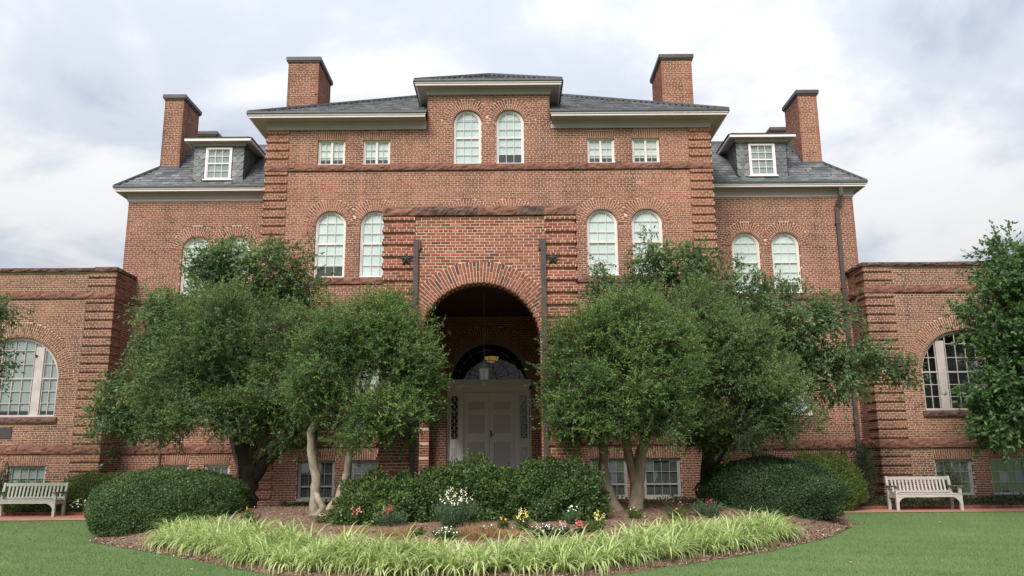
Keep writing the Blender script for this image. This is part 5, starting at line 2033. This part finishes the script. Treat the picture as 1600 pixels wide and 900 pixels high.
# right of the arch: two-stemmed tree
tree('evergreen_tree', 'fine leaved evergreen tree on two tan curved stems right of the entrance arch', (2.35, 17.65, 0.5),
     [([(2.22, 17.6, 0.42), (2.02, 17.55, 0.85), (1.90, 17.5, 1.35), (1.88, 17.4, 1.85), (2.0, 17.1, 2.6)], [0.145, 0.115, 0.105, 0.10, 0.085]),
      ([(2.52, 17.65, 0.42), (2.60, 17.65, 0.85), (2.66, 17.6, 1.4), (2.76, 17.4, 2.0), (2.8, 17.1, 2.8)], [0.17, 0.14, 0.13, 0.11, 0.09]),
      ([(2.60, 17.63, 1.0), (2.48, 17.6, 1.5), (2.40, 17.5, 2.0), (2.35, 17.3, 2.6)], [0.10, 0.10, 0.09, 0.08])],
     [(1.72, 16.8, 3.90, 1.05, 1.0, 0.82), (1.48, 16.7, 2.90, 0.86, 0.9, 0.80), (2.60, 16.7, 3.20, 1.05, 1.0, 1.0), (2.55, 16.9, 4.35, 0.95, 0.9, 0.70), (2.85, 16.6, 2.45, 0.85, 0.8, 0.55), (1.10, 16.8, 3.35, 0.50, 0.6, 0.70), (1.28, 16.7, 2.30, 0.70, 0.7, 0.46), (3.2, 16.8, 3.9, 0.75, 0.8, 0.75), (2.05, 16.6, 2.5, 0.75, 0.7, 0.5)],
     MAT['leaf_myrtle'], 'bark_tan', 9, odd=0.002, **MY)
tree('evergreen_tree', 'broad dark evergreen tree standing behind the right clipped mound', (4.75, 20.2, 0.4),
     [([(4.75, 20.2, 0.2), (4.72, 20.2, 1.0), (4.70, 20.0, 1.8), (4.6, 19.5, 2.8)], [0.22, 0.19, 0.17, 0.12]),
      ([(4.72, 20.15, 1.3), (5.1, 20.0, 1.9), (5.5, 19.6, 2.6)], [0.13, 0.12, 0.09])],
     [(4.40, 18.9, 3.90, 1.60, 1.3, 1.30), (5.75, 18.9, 3.05, 1.15, 1.1, 1.05), (4.25, 19.0, 5.05, 0.95, 0.9, 0.60), (4.80, 18.8, 2.40, 1.35, 1.1, 0.62), (5.3, 19.0, 4.3, 0.9, 0.9, 0.7), (6.2, 19.0, 2.6, 0.8, 0.8, 0.6), (3.6, 18.9, 3.0, 0.9, 0.9, 0.9)],
     MAT['leaf_myrtle_b'], 'bark_dark', 13, odd=0.0015, **dict(MY, dens=4.6))
# broad-leaved trees close to the walls
CH = dict(dens=6.5, cr=0.34, twigs=9, tl=0.52, per=11, L_=0.108, W_=0.047, upb=0.05, droop=0.35, inner=0.2, odd=0.0, leaf_spread=0.55, tone_sd=0.2)
tree('broadleaf_tree', 'glossy broad leaved tree spreading in front of the left wing windows', (-7.25, 22.4, 0.3),
     [([(-7.25, 22.4, 0.1), (-7.3, 22.4, 1.4), (-7.7, 22.2, 3.0), (-8.1, 22.0, 4.4)], [0.17, 0.15, 0.13, 0.09]),
      ([(-7.5, 22.3, 2.6), (-7.3, 22.0, 4.2), (-7.0, 21.9, 5.4)], [0.10, 0.085, 0.06])],
     [(-8.25, 21.8, 6.80, 0.75, 0.8, 0.75), (-6.85, 21.8, 6.80, 1.25, 1.0, 0.80), (-9.45, 21.8, 5.15, 0.95, 1.0, 1.10), (-10.35, 21.7, 2.95, 0.72, 0.8, 0.90), (-9.5, 21.7, 3.5, 0.95, 0.9, 1.0), (-6.1, 21.9, 6.15, 0.95, 0.9, 0.80), (-7.9, 21.9, 5.6, 1.3, 1.1, 1.0), (-6.6, 22.0, 5.0, 1.2, 1.0, 1.0), (-8.3, 21.9, 4.0, 1.3, 1.0, 1.0)],
     MAT['leaf_cherry'], 'bark_dark', 17, **CH)
tree('broadleaf_tree', 'loose broad leaved tree reaching past the downspout on the right wing', (6.6, 22.4, 0.3),
     [([(6.6, 22.4, 0.1), (6.6, 22.4, 1.8), (6.5, 22.3, 3.2), (6.0, 22.1, 4.6)], [0.17, 0.15, 0.12, 0.08]),
      ([(6.55, 22.3, 2.4), (7.4, 22.1, 3.8), (8.2, 22.0, 4.4)], [0.10, 0.08, 0.05])],
     [(2.85, 22.0, 6.25, 0.95, 0.8, 0.65), (4.30, 22.0, 6.50, 1.10, 0.9, 0.90), (6.15, 22.0, 6.00, 1.30, 1.0, 0.95), (7.50, 22.0, 5.20, 1.45, 1.0, 1.0), (9.20, 22.0, 4.20, 0.95, 0.8, 0.60), (8.35, 22.0, 3.85, 1.1, 0.9, 0.85), (10.3, 22.0, 4.0, 0.65, 0.5, 0.30), (6.6, 22.0, 4.2, 1.3, 1.0, 1.1), (8.6, 22.0, 5.4, 0.7, 0.6, 0.45), (5.1, 22.1, 5.0, 1.2, 1.0, 1.1), (3.9, 22.0, 7.1, 0.35, 0.35, 0.65), (5.0, 22.0, 7.0, 0.45, 0.4, 0.6), (3.2, 22.2, 5.2, 1.1, 0.8, 0.9)],
     MAT['leaf_cherry'], 'bark_dark', 23, **dict(CH, dens=5.6, inner=0.2))
tree('dogwood_tree', 'dense green tree covering the right pavilion window at the edge', (14.4, 22.0, 0.2),
     [([(14.4, 22.2, 0.1), (14.4, 22.2, 1.6), (14.3, 22.1, 3.2), (14.2, 22.0, 4.8)], [0.18, 0.16, 0.14, 0.10]),
      ([(14.35, 22.1, 2.4), (13.5, 21.8, 3.4), (12.9, 21.6, 4.0)], [0.10, 0.08, 0.05])],
     [(13.75, 21.7, 6.55, 0.95, 0.9, 1.0), (13.20, 21.6, 5.20, 1.10, 1.0, 1.0), (13.25, 21.5, 3.55, 1.25, 1.1, 1.15), (12.95, 21.5, 2.35, 0.95, 0.9, 0.65), (15.2, 21.8, 5.6, 1.5, 1.2, 1.6), (15.0, 21.7, 3.3, 1.5, 1.2, 1.4), (14.3, 21.8, 4.6, 1.3, 1.1, 1.3)],
     MAT['leaf_dogwood'], 'bark_dark', 29, **dict(CH, dens=5.2, L_=0.13, W_=0.066, droop=0.25, upb=0.15))
tree('broadleaf_tree', 'leafy branch tips entering at the left picture edge before the pavilion window', (-15.0, 20.2, 0.0),
     [([(-15.0, 20.2, -0.1), (-15.0, 20.2, 2.2), (-14.7, 20.1, 4.2)], [0.15, 0.12, 0.08]), ([(-14.8, 20.1, 3.4), (-13.9, 20.0, 4.4), (-13.2, 20.0, 4.7)], [0.06, 0.045, 0.03])],
     [(-13.0, 20.0, 4.55, 0.65, 0.6, 0.55), (-13.0, 20.0, 5.45, 0.55, 0.6, 0.35), (-12.95, 20.0, 3.85, 0.5, 0.5, 0.4), (-14.6, 20.1, 4.9, 1.5, 1.2, 1.4)],
     MAT['leaf_dogwood'], 'bark_dark', 31, **dict(CH, dens=5.0, L_=0.10, W_=0.045, twigs=7, per=8))


def mound(name, label, cat, c, r, n, L_, W_, material, seed, power=2.4, lump=0.05, shag=0.10, stretch=0.0, mean=0.45, group=None, core=True, up=0.3, spread=0.8, lfreq=3.0):
    """rounded shrub: leaves on a lumpy dome over a solid dark core that stands in for the shaded inside"""
    rng = np.random.default_rng(seed)
    o = empty(name, (c[0], c[1], min(float(gh(c[0], c[1])), float(gh(c[0], c[1] - r[1])))))
    tag(o, label, cat, group)
    cz = c[2] - o.location.z
    ph = rng.uniform(0, 6.28, (6, 3))
    fq = rng.uniform(0.7, 1.6, (6, 3)) * lfreq

    def shape(d):
        k = (np.abs(d[:, 0]) ** power + np.abs(d[:, 1]) ** power + np.abs(d[:, 2]) ** power) ** (-1 / power)
        lm = sum(np.sin(d[:, 0] * fq[i, 0] * 2 + ph[i, 0]) * np.sin(d[:, 1] * fq[i, 1] * 2 + ph[i, 1]) * np.sin(d[:, 2] * fq[i, 2] * 2 + ph[i, 2]) for i in range(6))
        return k * (1 + lump * lm)
    d = unit_rows(rng.normal(size=(n * 2, 3)))
    zlow = -(cz + 0.02) / r[2]
    s = shape(d)
    keep = (d[:, 2] * s > zlow)
    d, s = d[keep][:n], s[keep][:n]
    m = len(d)
    back = rng.random(m) ** 2 * shag
    P = d * (s * (1 - back))[:, None] * np.array(r)
    P[:, 2] += cz
    out = unit_rows(d / np.array(r))
    D = unit_rows(out * 0.6 + rng.normal(size=(m, 3)) * spread + np.array([0, 0, up]))
    Nn = unit_rows(out * 0.8 + rng.normal(size=(m, 3)) * 0.45 + np.array([0, 0, 0.25]))
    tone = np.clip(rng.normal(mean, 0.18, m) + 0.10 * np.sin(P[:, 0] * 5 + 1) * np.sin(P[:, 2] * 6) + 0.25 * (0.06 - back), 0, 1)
    sz = rng.uniform(0.7, 1.3, m)
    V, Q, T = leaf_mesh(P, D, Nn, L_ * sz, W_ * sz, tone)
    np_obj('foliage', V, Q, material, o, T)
    if stretch:
        # stray shoots above the clipped line
        k = int(m / 260)
        ii = rng.choice(m, k)
        sd2 = unit_rows(out[ii] * 0.5 + rng.normal(size=(k, 3)) * 0.25 + np.array([0, 0, 0.9]))
        per = 12
        ti = np.repeat(np.arange(k), per)
        t = rng.uniform(0, 1, k * per)
        ln = stretch * rng.uniform(0.4, 1.2, k)
        P2 = P[ii][ti] + sd2[ti] * (ln[ti] * t)[:, None]
        D2 = unit_rows(sd2[ti] * 0.6 + rng.normal(size=(k * per, 3)) * 0.7)
        V, Q, T = leaf_mesh(P2, D2, unit_rows(rng.normal(size=(k * per, 3))), L_ * 0.9, W_ * 0.9, np.clip(rng.normal(mean + 0.2, 0.15, k * per), 0, 1))
        np_obj('shoots', V, Q, material, o, T)
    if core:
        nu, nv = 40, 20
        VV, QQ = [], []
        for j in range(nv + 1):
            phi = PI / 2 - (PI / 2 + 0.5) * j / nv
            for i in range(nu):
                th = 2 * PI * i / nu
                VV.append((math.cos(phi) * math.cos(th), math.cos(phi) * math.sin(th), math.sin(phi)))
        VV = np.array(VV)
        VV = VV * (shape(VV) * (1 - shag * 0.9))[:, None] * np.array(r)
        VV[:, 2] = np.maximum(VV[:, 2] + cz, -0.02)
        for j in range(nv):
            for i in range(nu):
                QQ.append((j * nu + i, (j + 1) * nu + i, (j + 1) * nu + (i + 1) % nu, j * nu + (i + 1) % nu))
        np_obj('stems', VV, QQ, MAT['core'], o, smooth=True)  # one dark hull for the shaded inside, not separate stems
    return o


mound('clipped_shrub', 'large clipped mound shrub at the left end of the flower bed', 'shrub', (-7.60, 18.62, 0.58), (1.70, 1.35, 0.86), 54000, 0.045, 0.022, MAT['leaf_box'], 41, 2.35, 0.035, 0.13, 0.08, group='clipped mound shrubs')
mound('clipped_shrub', 'large dark clipped mound shrub at the right end of the flower bed', 'shrub', (6.02, 19.75, 0.62), (1.64, 1.35, 0.98), 54000, 0.045, 0.022, MAT['leaf_box_b'], 42, 2.3, 0.05, 0.13, 0.09, group='clipped mound shrubs')
HG = 'dark shrubs massed before the porch'
mound('holly_shrub', 'low bright green shrub at the left end of the porch planting', 'shrub', (-2.42, 16.05, 0.66), (0.98, 0.72, 0.62), 24000, 0.058, 0.032, MAT['leaf_holly'], 43, 2.1, 0.14, 0.26, 0.22, 0.52, HG)
mound('holly_shrub', 'tall shrub directly below the grey entrance door', 'shrub', (-0.88, 16.2, 0.74), (1.12, 0.70, 0.80), 27000, 0.058, 0.032, MAT['leaf_holly'], 44, 2.1, 0.13, 0.26, 0.24, 0.42, HG)
mound('holly_shrub', 'darkest shrub at the right end of the porch planting', 'shrub', (0.74, 16.25, 0.72), (1.0, 0.70, 0.82), 24000, 0.058, 0.032, MAT['leaf_holly'], 45, 2.1, 0.13, 0.26, 0.22, 0.36, HG)
mound('airy_shrub', 'soft pale green shrub spreading at the foot of the right wing wall', 'shrub', (8.45, 23.2, 0.75), (1.22, 0.65, 0.95), 26000, 0.075, 0.017, MAT['leaf_yellow'], 46, 2.0, 0.07, 0.28, 0.22, 0.62, spread=0.6, up=0.5)
mound('airy_shrub', 'soft green shrub behind the white flowers by the left bench', 'shrub', (-11.95, 24.25, 0.55), (1.25, 0.55, 0.75), 20000, 0.07, 0.018, MAT['leaf_yellow'], 47, 2.0, 0.1, 0.3, 0.22, 0.5, spread=0.6, up=0.5)
mound('airy_shrub', 'low shrub behind the left bench below the basement window', 'shrub', (-14.1, 24.35, 0.45), (1.15, 0.40, 0.55), 12000, 0.07, 0.018, MAT['leaf_yellow'], 48, 2.0, 0.1, 0.3, 0.2, 0.4, spread=0.6, up=0.5)


def upright_plant(name, label, c, h, spread, stems, material, seed, L_=0.09, W_=0.02, per=26):
    rng = np.random.default_rng(seed)
    o = empty(name, (c[0], c[1], float(gh(c[0], c[1]))))
    tag(o, label, 'shrub')
    st = MB()
    P, D = [], []
    for i in range(stems):
        a, rr = rng.uniform(0, 6.28), spread * math.sqrt(rng.random())
        b0 = Vector((rr * 0.35 * math.cos(a), rr * 0.35 * math.sin(a), 0))
        hh = h * rng.uniform(0.6, 1.1)
        tp = Vector((rr * math.cos(a), rr * math.sin(a), hh))
        mid = b0.lerp(tp, 0.5) + Vector(rng.normal(size=3) * 0.03)
        st.tube([b0, mid, tp], [0.010, 0.008, 0.004], 5, cap=False)
        for k in range(per):
            t = rng.uniform(0.25, 1.05)
            p = b0.lerp(tp, t) + Vector(rng.normal(size=3) * 0.05)
            P.append(p)
            D.append(rng.normal(size=3) * 0.7 + np.array([math.cos(a) * 0.3, math.sin(a) * 0.3, 0.35]))
    P, D = np.array([tuple(p) for p in P]), unit_rows(np.array(D))
    V, Q, T = leaf_mesh(P, D, unit_rows(rng.normal(size=P.shape)), L_ * rng.uniform(0.7, 1.3, len(P)), W_, np.clip(rng.normal(0.45, 0.2, len(P)), 0, 1))
    np_obj('foliage', V, Q, material, o, T)
    st.build('stems', MAT['bark_dark'], o)
    return o


upright_plant('feathery_shrub', 'tall feathery dark shrub in the corner by the downspout', (9.98, 24.0), 1.75, 0.55, 60, MAT['leaf_low'], 51, 0.11, 0.018, 60)
upright_plant('feathery_shrub', 'thin upright shrub against the basement window beyond the right bench', (12.75, 24.2), 1.25, 0.42, 30, MAT['leaf_holly'], 52, 0.10, 0.016, 40)
upright_plant('feathery_shrub', 'narrow dark upright shrub behind the left end of the left bench', (-15.0, 24.3), 1.5, 0.35, 26, MAT['leaf_low'], 53, 0.11, 0.018, 40)


# low cover along the walls, one mass
def cover(name, label, rects, n, hgt, material, seed, L_=0.07, W_=0.03):
    rng = np.random.default_rng(seed)
    Ps = []
    for (x0, x1, y0, y1) in rects:
        k = int(n * (x1 - x0) * (y1 - y0))
        x, y = rng.uniform(x0, x1, k), rng.uniform(y0, y1, k)
        hh = hgt * (0.6 + 0.4 * np.sin(x * 5 + y * 3) * np.sin(x * 2.3 + 1)) * np.sqrt(rng.random(k))
        Ps.append(np.stack([x, y, gh(x, y) + hh], 1))
    P = np.concatenate(Ps)
    D = unit_rows(rng.normal(size=P.shape) + np.array([0, -0.2, 0.5]))
    V, Q, T = leaf_mesh(P, D, unit_rows(rng.normal(size=P.shape) * 0.6 + np.array([0, 0, 1])), L_ * rng.uniform(0.6, 1.3, len(P)), W_, np.clip(rng.normal(0.4, 0.2, len(P)), 0, 1))
    o = np_obj(name, V, Q, material, None, T)
    tag(o, label, 'ground cover', None, 'stuff')
    return o


cover('ground_cover', 'dark low leafy cover along the foot of the brick walls', [(-6.4, -3.0, 22.7, 23.7), (1.8, 6.0, 22.7, 23.7), (8.6, 15.5, 23.8, 24.9), (-15.6, -9.2, 23.9, 24.9)], 900, 0.32, MAT['leaf_low'], 61)


# ---- variegated border grass
def liriope():
    rng = np.random.default_rng(71)
    pts = []
    x = -6.7
    while x < 5.5:
        slope = float(bed_front(x + 0.1) - bed_front(x - 0.1)) / 0.2
        nrm_ = math.sqrt(1 + slope * slope)
        wid = float(np.interp(x, [-7, -5.5, -4, 2.4, 4, 6.1], [0.6, 0.95, 0.9, 0.85, 0.85, 0.5]))
        k = max(1, int(round(wid / 0.25)))
        for i in range(k):
            off = (0.20 + wid * (i + 0.5 + rng.uniform(-0.35, 0.35)) / k) * nrm_
            xx = x + rng.uniform(-0.1, 0.1)
            pts.append((xx, float(bed_front(xx)) + off))
        x += 0.25 / nrm_
    pts = np.array(pts)
    nbl = 60
    K = len(pts)
    n = K * nbl
    ci = np.repeat(np.arange(K), nbl)
    a = rng.uniform(0, 2 * PI, n)
    lean = rng.uniform(0.15, 1.0, n)
    ln = rng.uniform(0.34, 0.66, n) * (1 + 0.12 * np.sin(pts[ci, 0] * 2.3) * np.sin(pts[ci, 1] * 3.1)) * rng.uniform(0.85, 1.1, K)[ci]
    dirh = np.stack([np.cos(a), np.sin(a), np.zeros(n)], 1)
    b0 = np.stack([pts[ci, 0], pts[ci, 1], gh(pts[ci, 0], pts[ci, 1]) + 0.005], 1) + dirh * rng.uniform(0, 0.05, n)[:, None]
    S = np.stack([-np.sin(a), np.cos(a), np.zeros(n)], 1)
    seg = 4
    tone = np.clip(rng.normal(0.5, 0.22, n) + rng.normal(0, 0.16, K)[ci], 0, 1)
    wd = rng.uniform(0.020, 0.034, n)
    cols_ = []
    for i in range(seg + 1):
        t = i / seg
        ang0 = PI / 2 - lean * 0.55
        # arching: the blade bends over along its length
        bend = (0.35 + lean) * 1.95 * t ** 1.6
        if i == 0:
            p = b0.copy()
        else:
            th = ang0 - bend
            p = prev + (dirh * np.cos(th)[:, None] + np.array([0, 0, 1.0]) * np.sin(th)[:, None]) * (ln / seg)[:, None]
        prev = p
        w = wd * (1 - t ** 2.2) + 0.001
        # centre line and two margins; the middle sits a little lower
        cols_.append(np.stack([p - S * w[:, None] * 0.5, p - np.array([0, 0, 0.002]), p + S * w[:, None] * 0.5], 1))
    V = np.stack(cols_, 1).reshape(-1, 3)            # (n, seg+1, 3, 3)
    idx = np.arange(n)[:, None] * (3 * (seg + 1))
    Q = []
    for i in range(seg):
        for c in (0, 1):
            q = np.array([i * 3 + c, i * 3 + c + 1, (i + 1) * 3 + c + 1, (i + 1) * 3 + c])
            Q.append(idx + q)
    Q = np.stack(Q, 1).reshape(-1, 4)
    T = np.repeat(tone, 3 * (seg + 1))
    A = np.tile(np.array([1.0, 0.0, 1.0]), n * (seg + 1))
    o = np_obj('border_grass', V, Q, MAT['liriope'], None, T, {'across': A}, smooth=True)
    tag(o, 'band of arching yellow green variegated border grass edging the flower bed', 'border grass', None, 'stuff')


liriope()


# ---- mulch chips
def chips():
    rng = np.random.default_rng(81)
    n = 26000
    x = rng.uniform(BED_X0 + 0.1, BED_X1 - 0.1, n)
    f = bed_front(x)
    y = f - 0.06 + rng.random(n) ** 1.5 * (19.5 - f)
    k = (y < 19.5)
    x, y = x[k], y[k]
    n = len(x)
    L_ = rng.uniform(0.02, 0.075, n)
    W_ = L_ * rng.uniform(0.25, 0.6, n)
    a = rng.uniform(0, PI, n)
    d = unit_rows(np.stack([np.cos(a), np.sin(a), rng.normal(0, 0.35, n)], 1))
    P = np.stack([x, y, gh(x, y) + 0.03 + rng.uniform(0, 0.012, n)], 1) - d * L_[:, None] * 0.5
    V, Q, T = leaf_mesh(P, d, unit_rows(np.stack([rng.normal(0, 0.4, n), rng.normal(0, 0.4, n), np.ones(n)], 1)), L_, W_, np.clip(rng.normal(0.5, 0.25, n), 0, 1))
    o = np_obj('bark_mulch', V, Q, MAT['chip'], None, T)
    tag(o, 'brown bark mulch chips strewn over the planting bed', 'mulch', None, 'stuff')


chips()


# ---- lawn blades in the visible part
def turf():
    rng = np.random.default_rng(91)
    n = 255000
    y = 10.3 + rng.random(n) ** 1.35 * 12.2
    x = rng.uniform(-1, 1, n) * (y * 0.76 + 1.6)
    onpath = ((x < -8.75) & (y > 21.7)) | ((x > 8.4) & (y > 22.3))
    bed = (x > BED_X0) & (x < BED_X1) & (y > bed_front(x) + rng.normal(0, 0.03, n))
    k = ~(onpath | bed)
    x, y = x[k], y[k]
    n = len(x)
    h = rng.uniform(0.018, 0.045, n)
    a = rng.uniform(0, 2 * PI, n)
    w = rng.uniform(0.003, 0.007, n)
    b0 = np.stack([x, y, gh(x, y) - 0.002], 1)
    S = np.stack([np.cos(a), np.sin(a), np.zeros(n)], 1) * w[:, None]
    tip = b0 + np.stack([rng.normal(0, 0.35, n) * h, rng.normal(0, 0.35, n) * h, h], 1)
    V = np.stack([b0 - S, b0 + S, tip], 1).reshape(-1, 3)
    patch = 0.16 * np.sin(x * 0.9 + 1 + np.sin(y * 1.3)) * np.sin(y * 0.8) + 0.12 * np.sin(x * 3.1 + y * 2) * np.sin(y * 2.7 - x) + 0.10 * np.sin((x * 0.35 + y) * 5.2)
    T = np.repeat(np.clip(rng.normal(0.55, 0.09, n) + patch, 0, 1), 3)
    o = np_obj('grass', V, np.arange(n * 3).reshape(n, 3), MAT['grass'], None, T)
    tag(o, 'short mown green turf of the front lawn', 'grass', None, 'stuff')


turf()


# ---- flower plants
def flower(label, loc, h, rad, nst, leafmat, petals, nbl, bsize, seed, spike=False, L_=0.05, W_=0.012, per=26, name='flower_plant'):
    rng = np.random.default_rng(seed)
    x, y = loc
    o = empty(name, (x, y, float(gh(x, y)) + 0.01))
    tag(o, label, 'flower', 'bedding flowers')
    tops, P, D = [], [], []
    stm = MB()
    for i in range(nst):
        a, rr = rng.uniform(0, 2 * PI), rad * math.sqrt(rng.random())
        b0 = np.array([rr * 0.4 * math.cos(a), rr * 0.4 * math.sin(a), 0.0])
        tp = np.array([rr * math.cos(a), rr * math.sin(a), h * rng.uniform(0.7, 1.05) * (1 - 0.35 * (rr / rad) ** 2)])
        tops.append(tp)
        stm.tube([tuple(b0), tuple((b0 + tp) / 2 + rng.normal(size=3) * 0.008), tuple(tp)], [0.004, 0.003, 0.002], 4, cap=False)
        t = rng.uniform(0.05, 0.95, per)
        P.append(b0 + (tp - b0) * t[:, None] + rng.normal(size=(per, 3)) * 0.008)
        D.append(rng.normal(size=(per, 3)) * 0.6 + np.array([math.cos(a) * 0.3, math.sin(a) * 0.3, 0.5]))
    P, D = np.concatenate(P), unit_rows(np.concatenate(D))
    P[:, 2] = np.maximum(P[:, 2], 0.005)
    V, Q, T = leaf_mesh(P, D, unit_rows(rng.normal(size=P.shape)), L_ * rng.uniform(0.7, 1.3, len(P)), W_, np.clip(rng.normal(0.5, 0.2, len(P)), 0, 1))
    np_obj('foliage', V, Q, leafmat, o, T)
    stm.build('stems', leafmat, o)
    # blossoms: five rounded petals round a centre, or florets up a spike
    by = {}
    order = sorted(range(nst), key=lambda k: -tops[k][2] + 0.5 * tops[k][1])[:nbl]
    for k in order:
        key = petals[int(rng.integers(len(petals)))]
        mbd = by.setdefault(key, MB())
        tp = tops[k]
        cs = [tp + np.array([0, 0, 0.01])]
        if spike:
            cs = [tp + np.array([rng.normal(0, 0.012), rng.normal(0, 0.012), 0.02 + 0.024 * q]) for q in range(4)]
        for q, c in enumerate(cs):
            sz = 0.8 * bsize * rng.uniform(0.7, 1.2) * (1 - 0.15 * q)
            ax = unit_rows(np.array([[rng.normal(0, 0.4), -0.6 + rng.normal(0, 0.3), 0.7]]))[0]
            u = np.cross(ax, [0.2, 0.9, 0.3])
            u /= np.linalg.norm(u)
            v = np.cross(ax, u)
            for j in range(5):
                th = 2 * PI * j / 5
                dr = u * math.cos(th) + v * math.sin(th)
                sd3 = -u * math.sin(th) + v * math.cos(th)
                mbd.add([tuple(c), tuple(c + dr * sz * 0.6 + sd3 * sz * 0.38 + ax * sz * 0.18), tuple(c + dr * sz + ax * sz * 0.12), tuple(c + dr * sz * 0.6 - sd3 * sz * 0.38 + ax * sz * 0.18)], [(0, 1, 2, 3)])
    for key, mbd in by.items():
        mbd.build('blossoms', MAT['fl_' + key], o)
    return o


flower('big grey green snapdragon clump with pale pink and cream flowers', (-1.04, 14.95), 0.60, 0.42, 150, MAT['leaf_grey'], ['blush', 'cream', 'blush', 'white'], 24, 0.022, 101, True, per=24)
flower('snapdragon clump with dark red flower spikes', (-2.18, 15.2), 0.36, 0.36, 60, MAT['leaf_grey'], ['red'], 6, 0.024, 102, True)
flower('low plant with bright pink red flower heads', (-2.85, 15.5), 0.30, 0.20, 40, MAT['leaf_holly'], ['pink', 'coral'], 8, 0.024, 103, True)
flower('patch of white daisies before the big snapdragon', (-1.10, 13.85), 0.20, 0.30, 60, MAT['leaf_holly'], ['white'], 26, 0.018, 104)
flower('small white daisies among dry grass', (-1.62, 14.15), 0.16, 0.18, 26, MAT['leaf_holly'], ['white'], 6, 0.016, 105)
flower('orange marigold in the middle of the bed', (-0.18, 14.6), 0.22, 0.11, 26, MAT['leaf_holly'], ['orange'], 4, 0.024, 106)
flower('white flowered plant left of the orange marigold', (-0.45, 14.1), 0.18, 0.16, 36, MAT['leaf_holly'], ['white'], 10, 0.018, 107)
flower('upright plant with pale yellow buds', (0.16, 14.5), 0.30, 0.17, 40, MAT['leaf_holly'], ['cream', 'yellow'], 13, 0.02, 108, True)
flower('patch of white daisies right of the pale yellow buds', (0.52, 14.0), 0.22, 0.30, 60, MAT['leaf_low'], ['white'], 24, 0.018, 109)
flower('coral red flower among white daisies', (0.82, 14.1), 0.22, 0.13, 26, MAT['leaf_low'], ['coral', 'white'], 5, 0.02, 110, True)
flower('coral pink flowers beside the yellow clump', (1.10, 14.25), 0.20, 0.10, 20, MAT['leaf_low'], ['coral'], 6, 0.024, 111, True)
flower('clump of bright yellow flowers in the bed', (1.40, 14.55), 0.30, 0.24, 50, MAT['leaf_yellow'], ['yellow', 'cream'], 11, 0.02, 112, True)
flower('white flowers at the foot of the dark right hand porch shrub', (1.05, 15.3), 0.34, 0.20, 36, MAT['leaf_grey'], ['white', 'cream'], 10, 0.024, 113)
flower('orange red flowers behind the left end of the border grass', (-5.2, 16.6), 0.36, 0.22, 30, MAT['leaf_holly'], ['orange', 'coral'], 6, 0.024, 114)
flower('orange flowers below the right tan stems', (3.25, 16.6), 0.34, 0.26, 34, MAT['leaf_yellow'], ['orange', 'coral'], 5, 0.022, 115)
flower('grey green tuft with one red bloom before the right mound', (3.95, 17.2), 0.42, 0.38, 70, MAT['leaf_grey'], ['red'], 2, 0.028, 116, True)
flower('white star flowers beside the left bench', (-12.2, 23.75), 0.42, 0.36, 60, MAT['leaf_low'], ['white', 'cream'], 26, 0.035, 117)
flower('yellow green leafy tuft by the right tan stems', (2.35, 16.4), 0.24, 0.18, 30, MAT['leaf_yellow'], ['cream'], 3, 0.02, 118)


def dry_tuft(label, loc, h, rad, n, seed):
    rng = np.random.default_rng(seed)
    a, rr = rng.uniform(0, 2 * PI, n), rad * np.sqrt(rng.random(n))
    b0 = np.stack([rr * np.cos(a), rr * np.sin(a), np.zeros(n)], 1)
    d = unit_rows(np.stack([np.cos(a) * 0.4, np.sin(a) * 0.4, np.ones(n)], 1) + rng.normal(size=(n, 3)) * 0.35)
    V, Q, T = leaf_mesh(b0, d, unit_rows(rng.normal(size=(n, 3))), h * rng.uniform(0.5, 1.1, n), 0.007, np.clip(rng.normal(0.5, 0.22, n), 0, 1))
    o = np_obj('dry_plant', V, Q, MAT['straw'], None, T)
    o.location = (loc[0], loc[1], float(gh(*loc)) + 0.005)
    tag(o, label, 'dry plant', 'withered tufts in the bed')


dry_tuft('straw brown withered tuft right of the big snapdragon', (-0.62, 13.9), 0.28, 0.26, 800, 121)
dry_tuft('rusty brown withered tuft left of the white daisies', (-1.95, 14.1), 0.22, 0.30, 700, 122)
dry_tuft('brown withered tuft below the orange marigold', (-0.12, 13.95), 0.20, 0.22, 500, 123)
dry_tuft('brownish withered patch at the left of the bed', (-2.75, 14.6), 0.16, 0.30, 500, 124)
dry_tuft('thin withered tuft right of the coral flowers', (1.3, 14.0), 0.16, 0.2, 300, 125)

# fallen leaves on the grass
lf_me = MB().add([(-0.04, -0.02, 0.03), (0.0, -0.035, 0.045), (0.05, 0.0, 0.035), (0.0, 0.035, 0.05)], [(0, 1, 2, 3)]).mesh('fallen_leaf', MAT['straw'])
at = lf_me.attributes.new('tone', 'FLOAT', 'POINT')
at.data.foreach_set('value', [1.0] * 4)
for k, (x, y, lb) in enumerate(((9.9, 19.6, 'pale fallen leaf on the lawn below the right bench'), (5.2, 13.2, 'small tan fallen leaf on the lawn near the right front'), (-4.9, 12.9, 'tan fallen leaf on the lawn by the left bed edge'), (-11.0, 19.3, 'pale fallen leaf on the lawn below the left bench'))):
    o = inst('fallen_leaf', lf_me, None, (x, y, float(gh(x, y))), (0, 0, k * 1.3))
    tag(o, lb, 'leaf', 'fallen leaves')
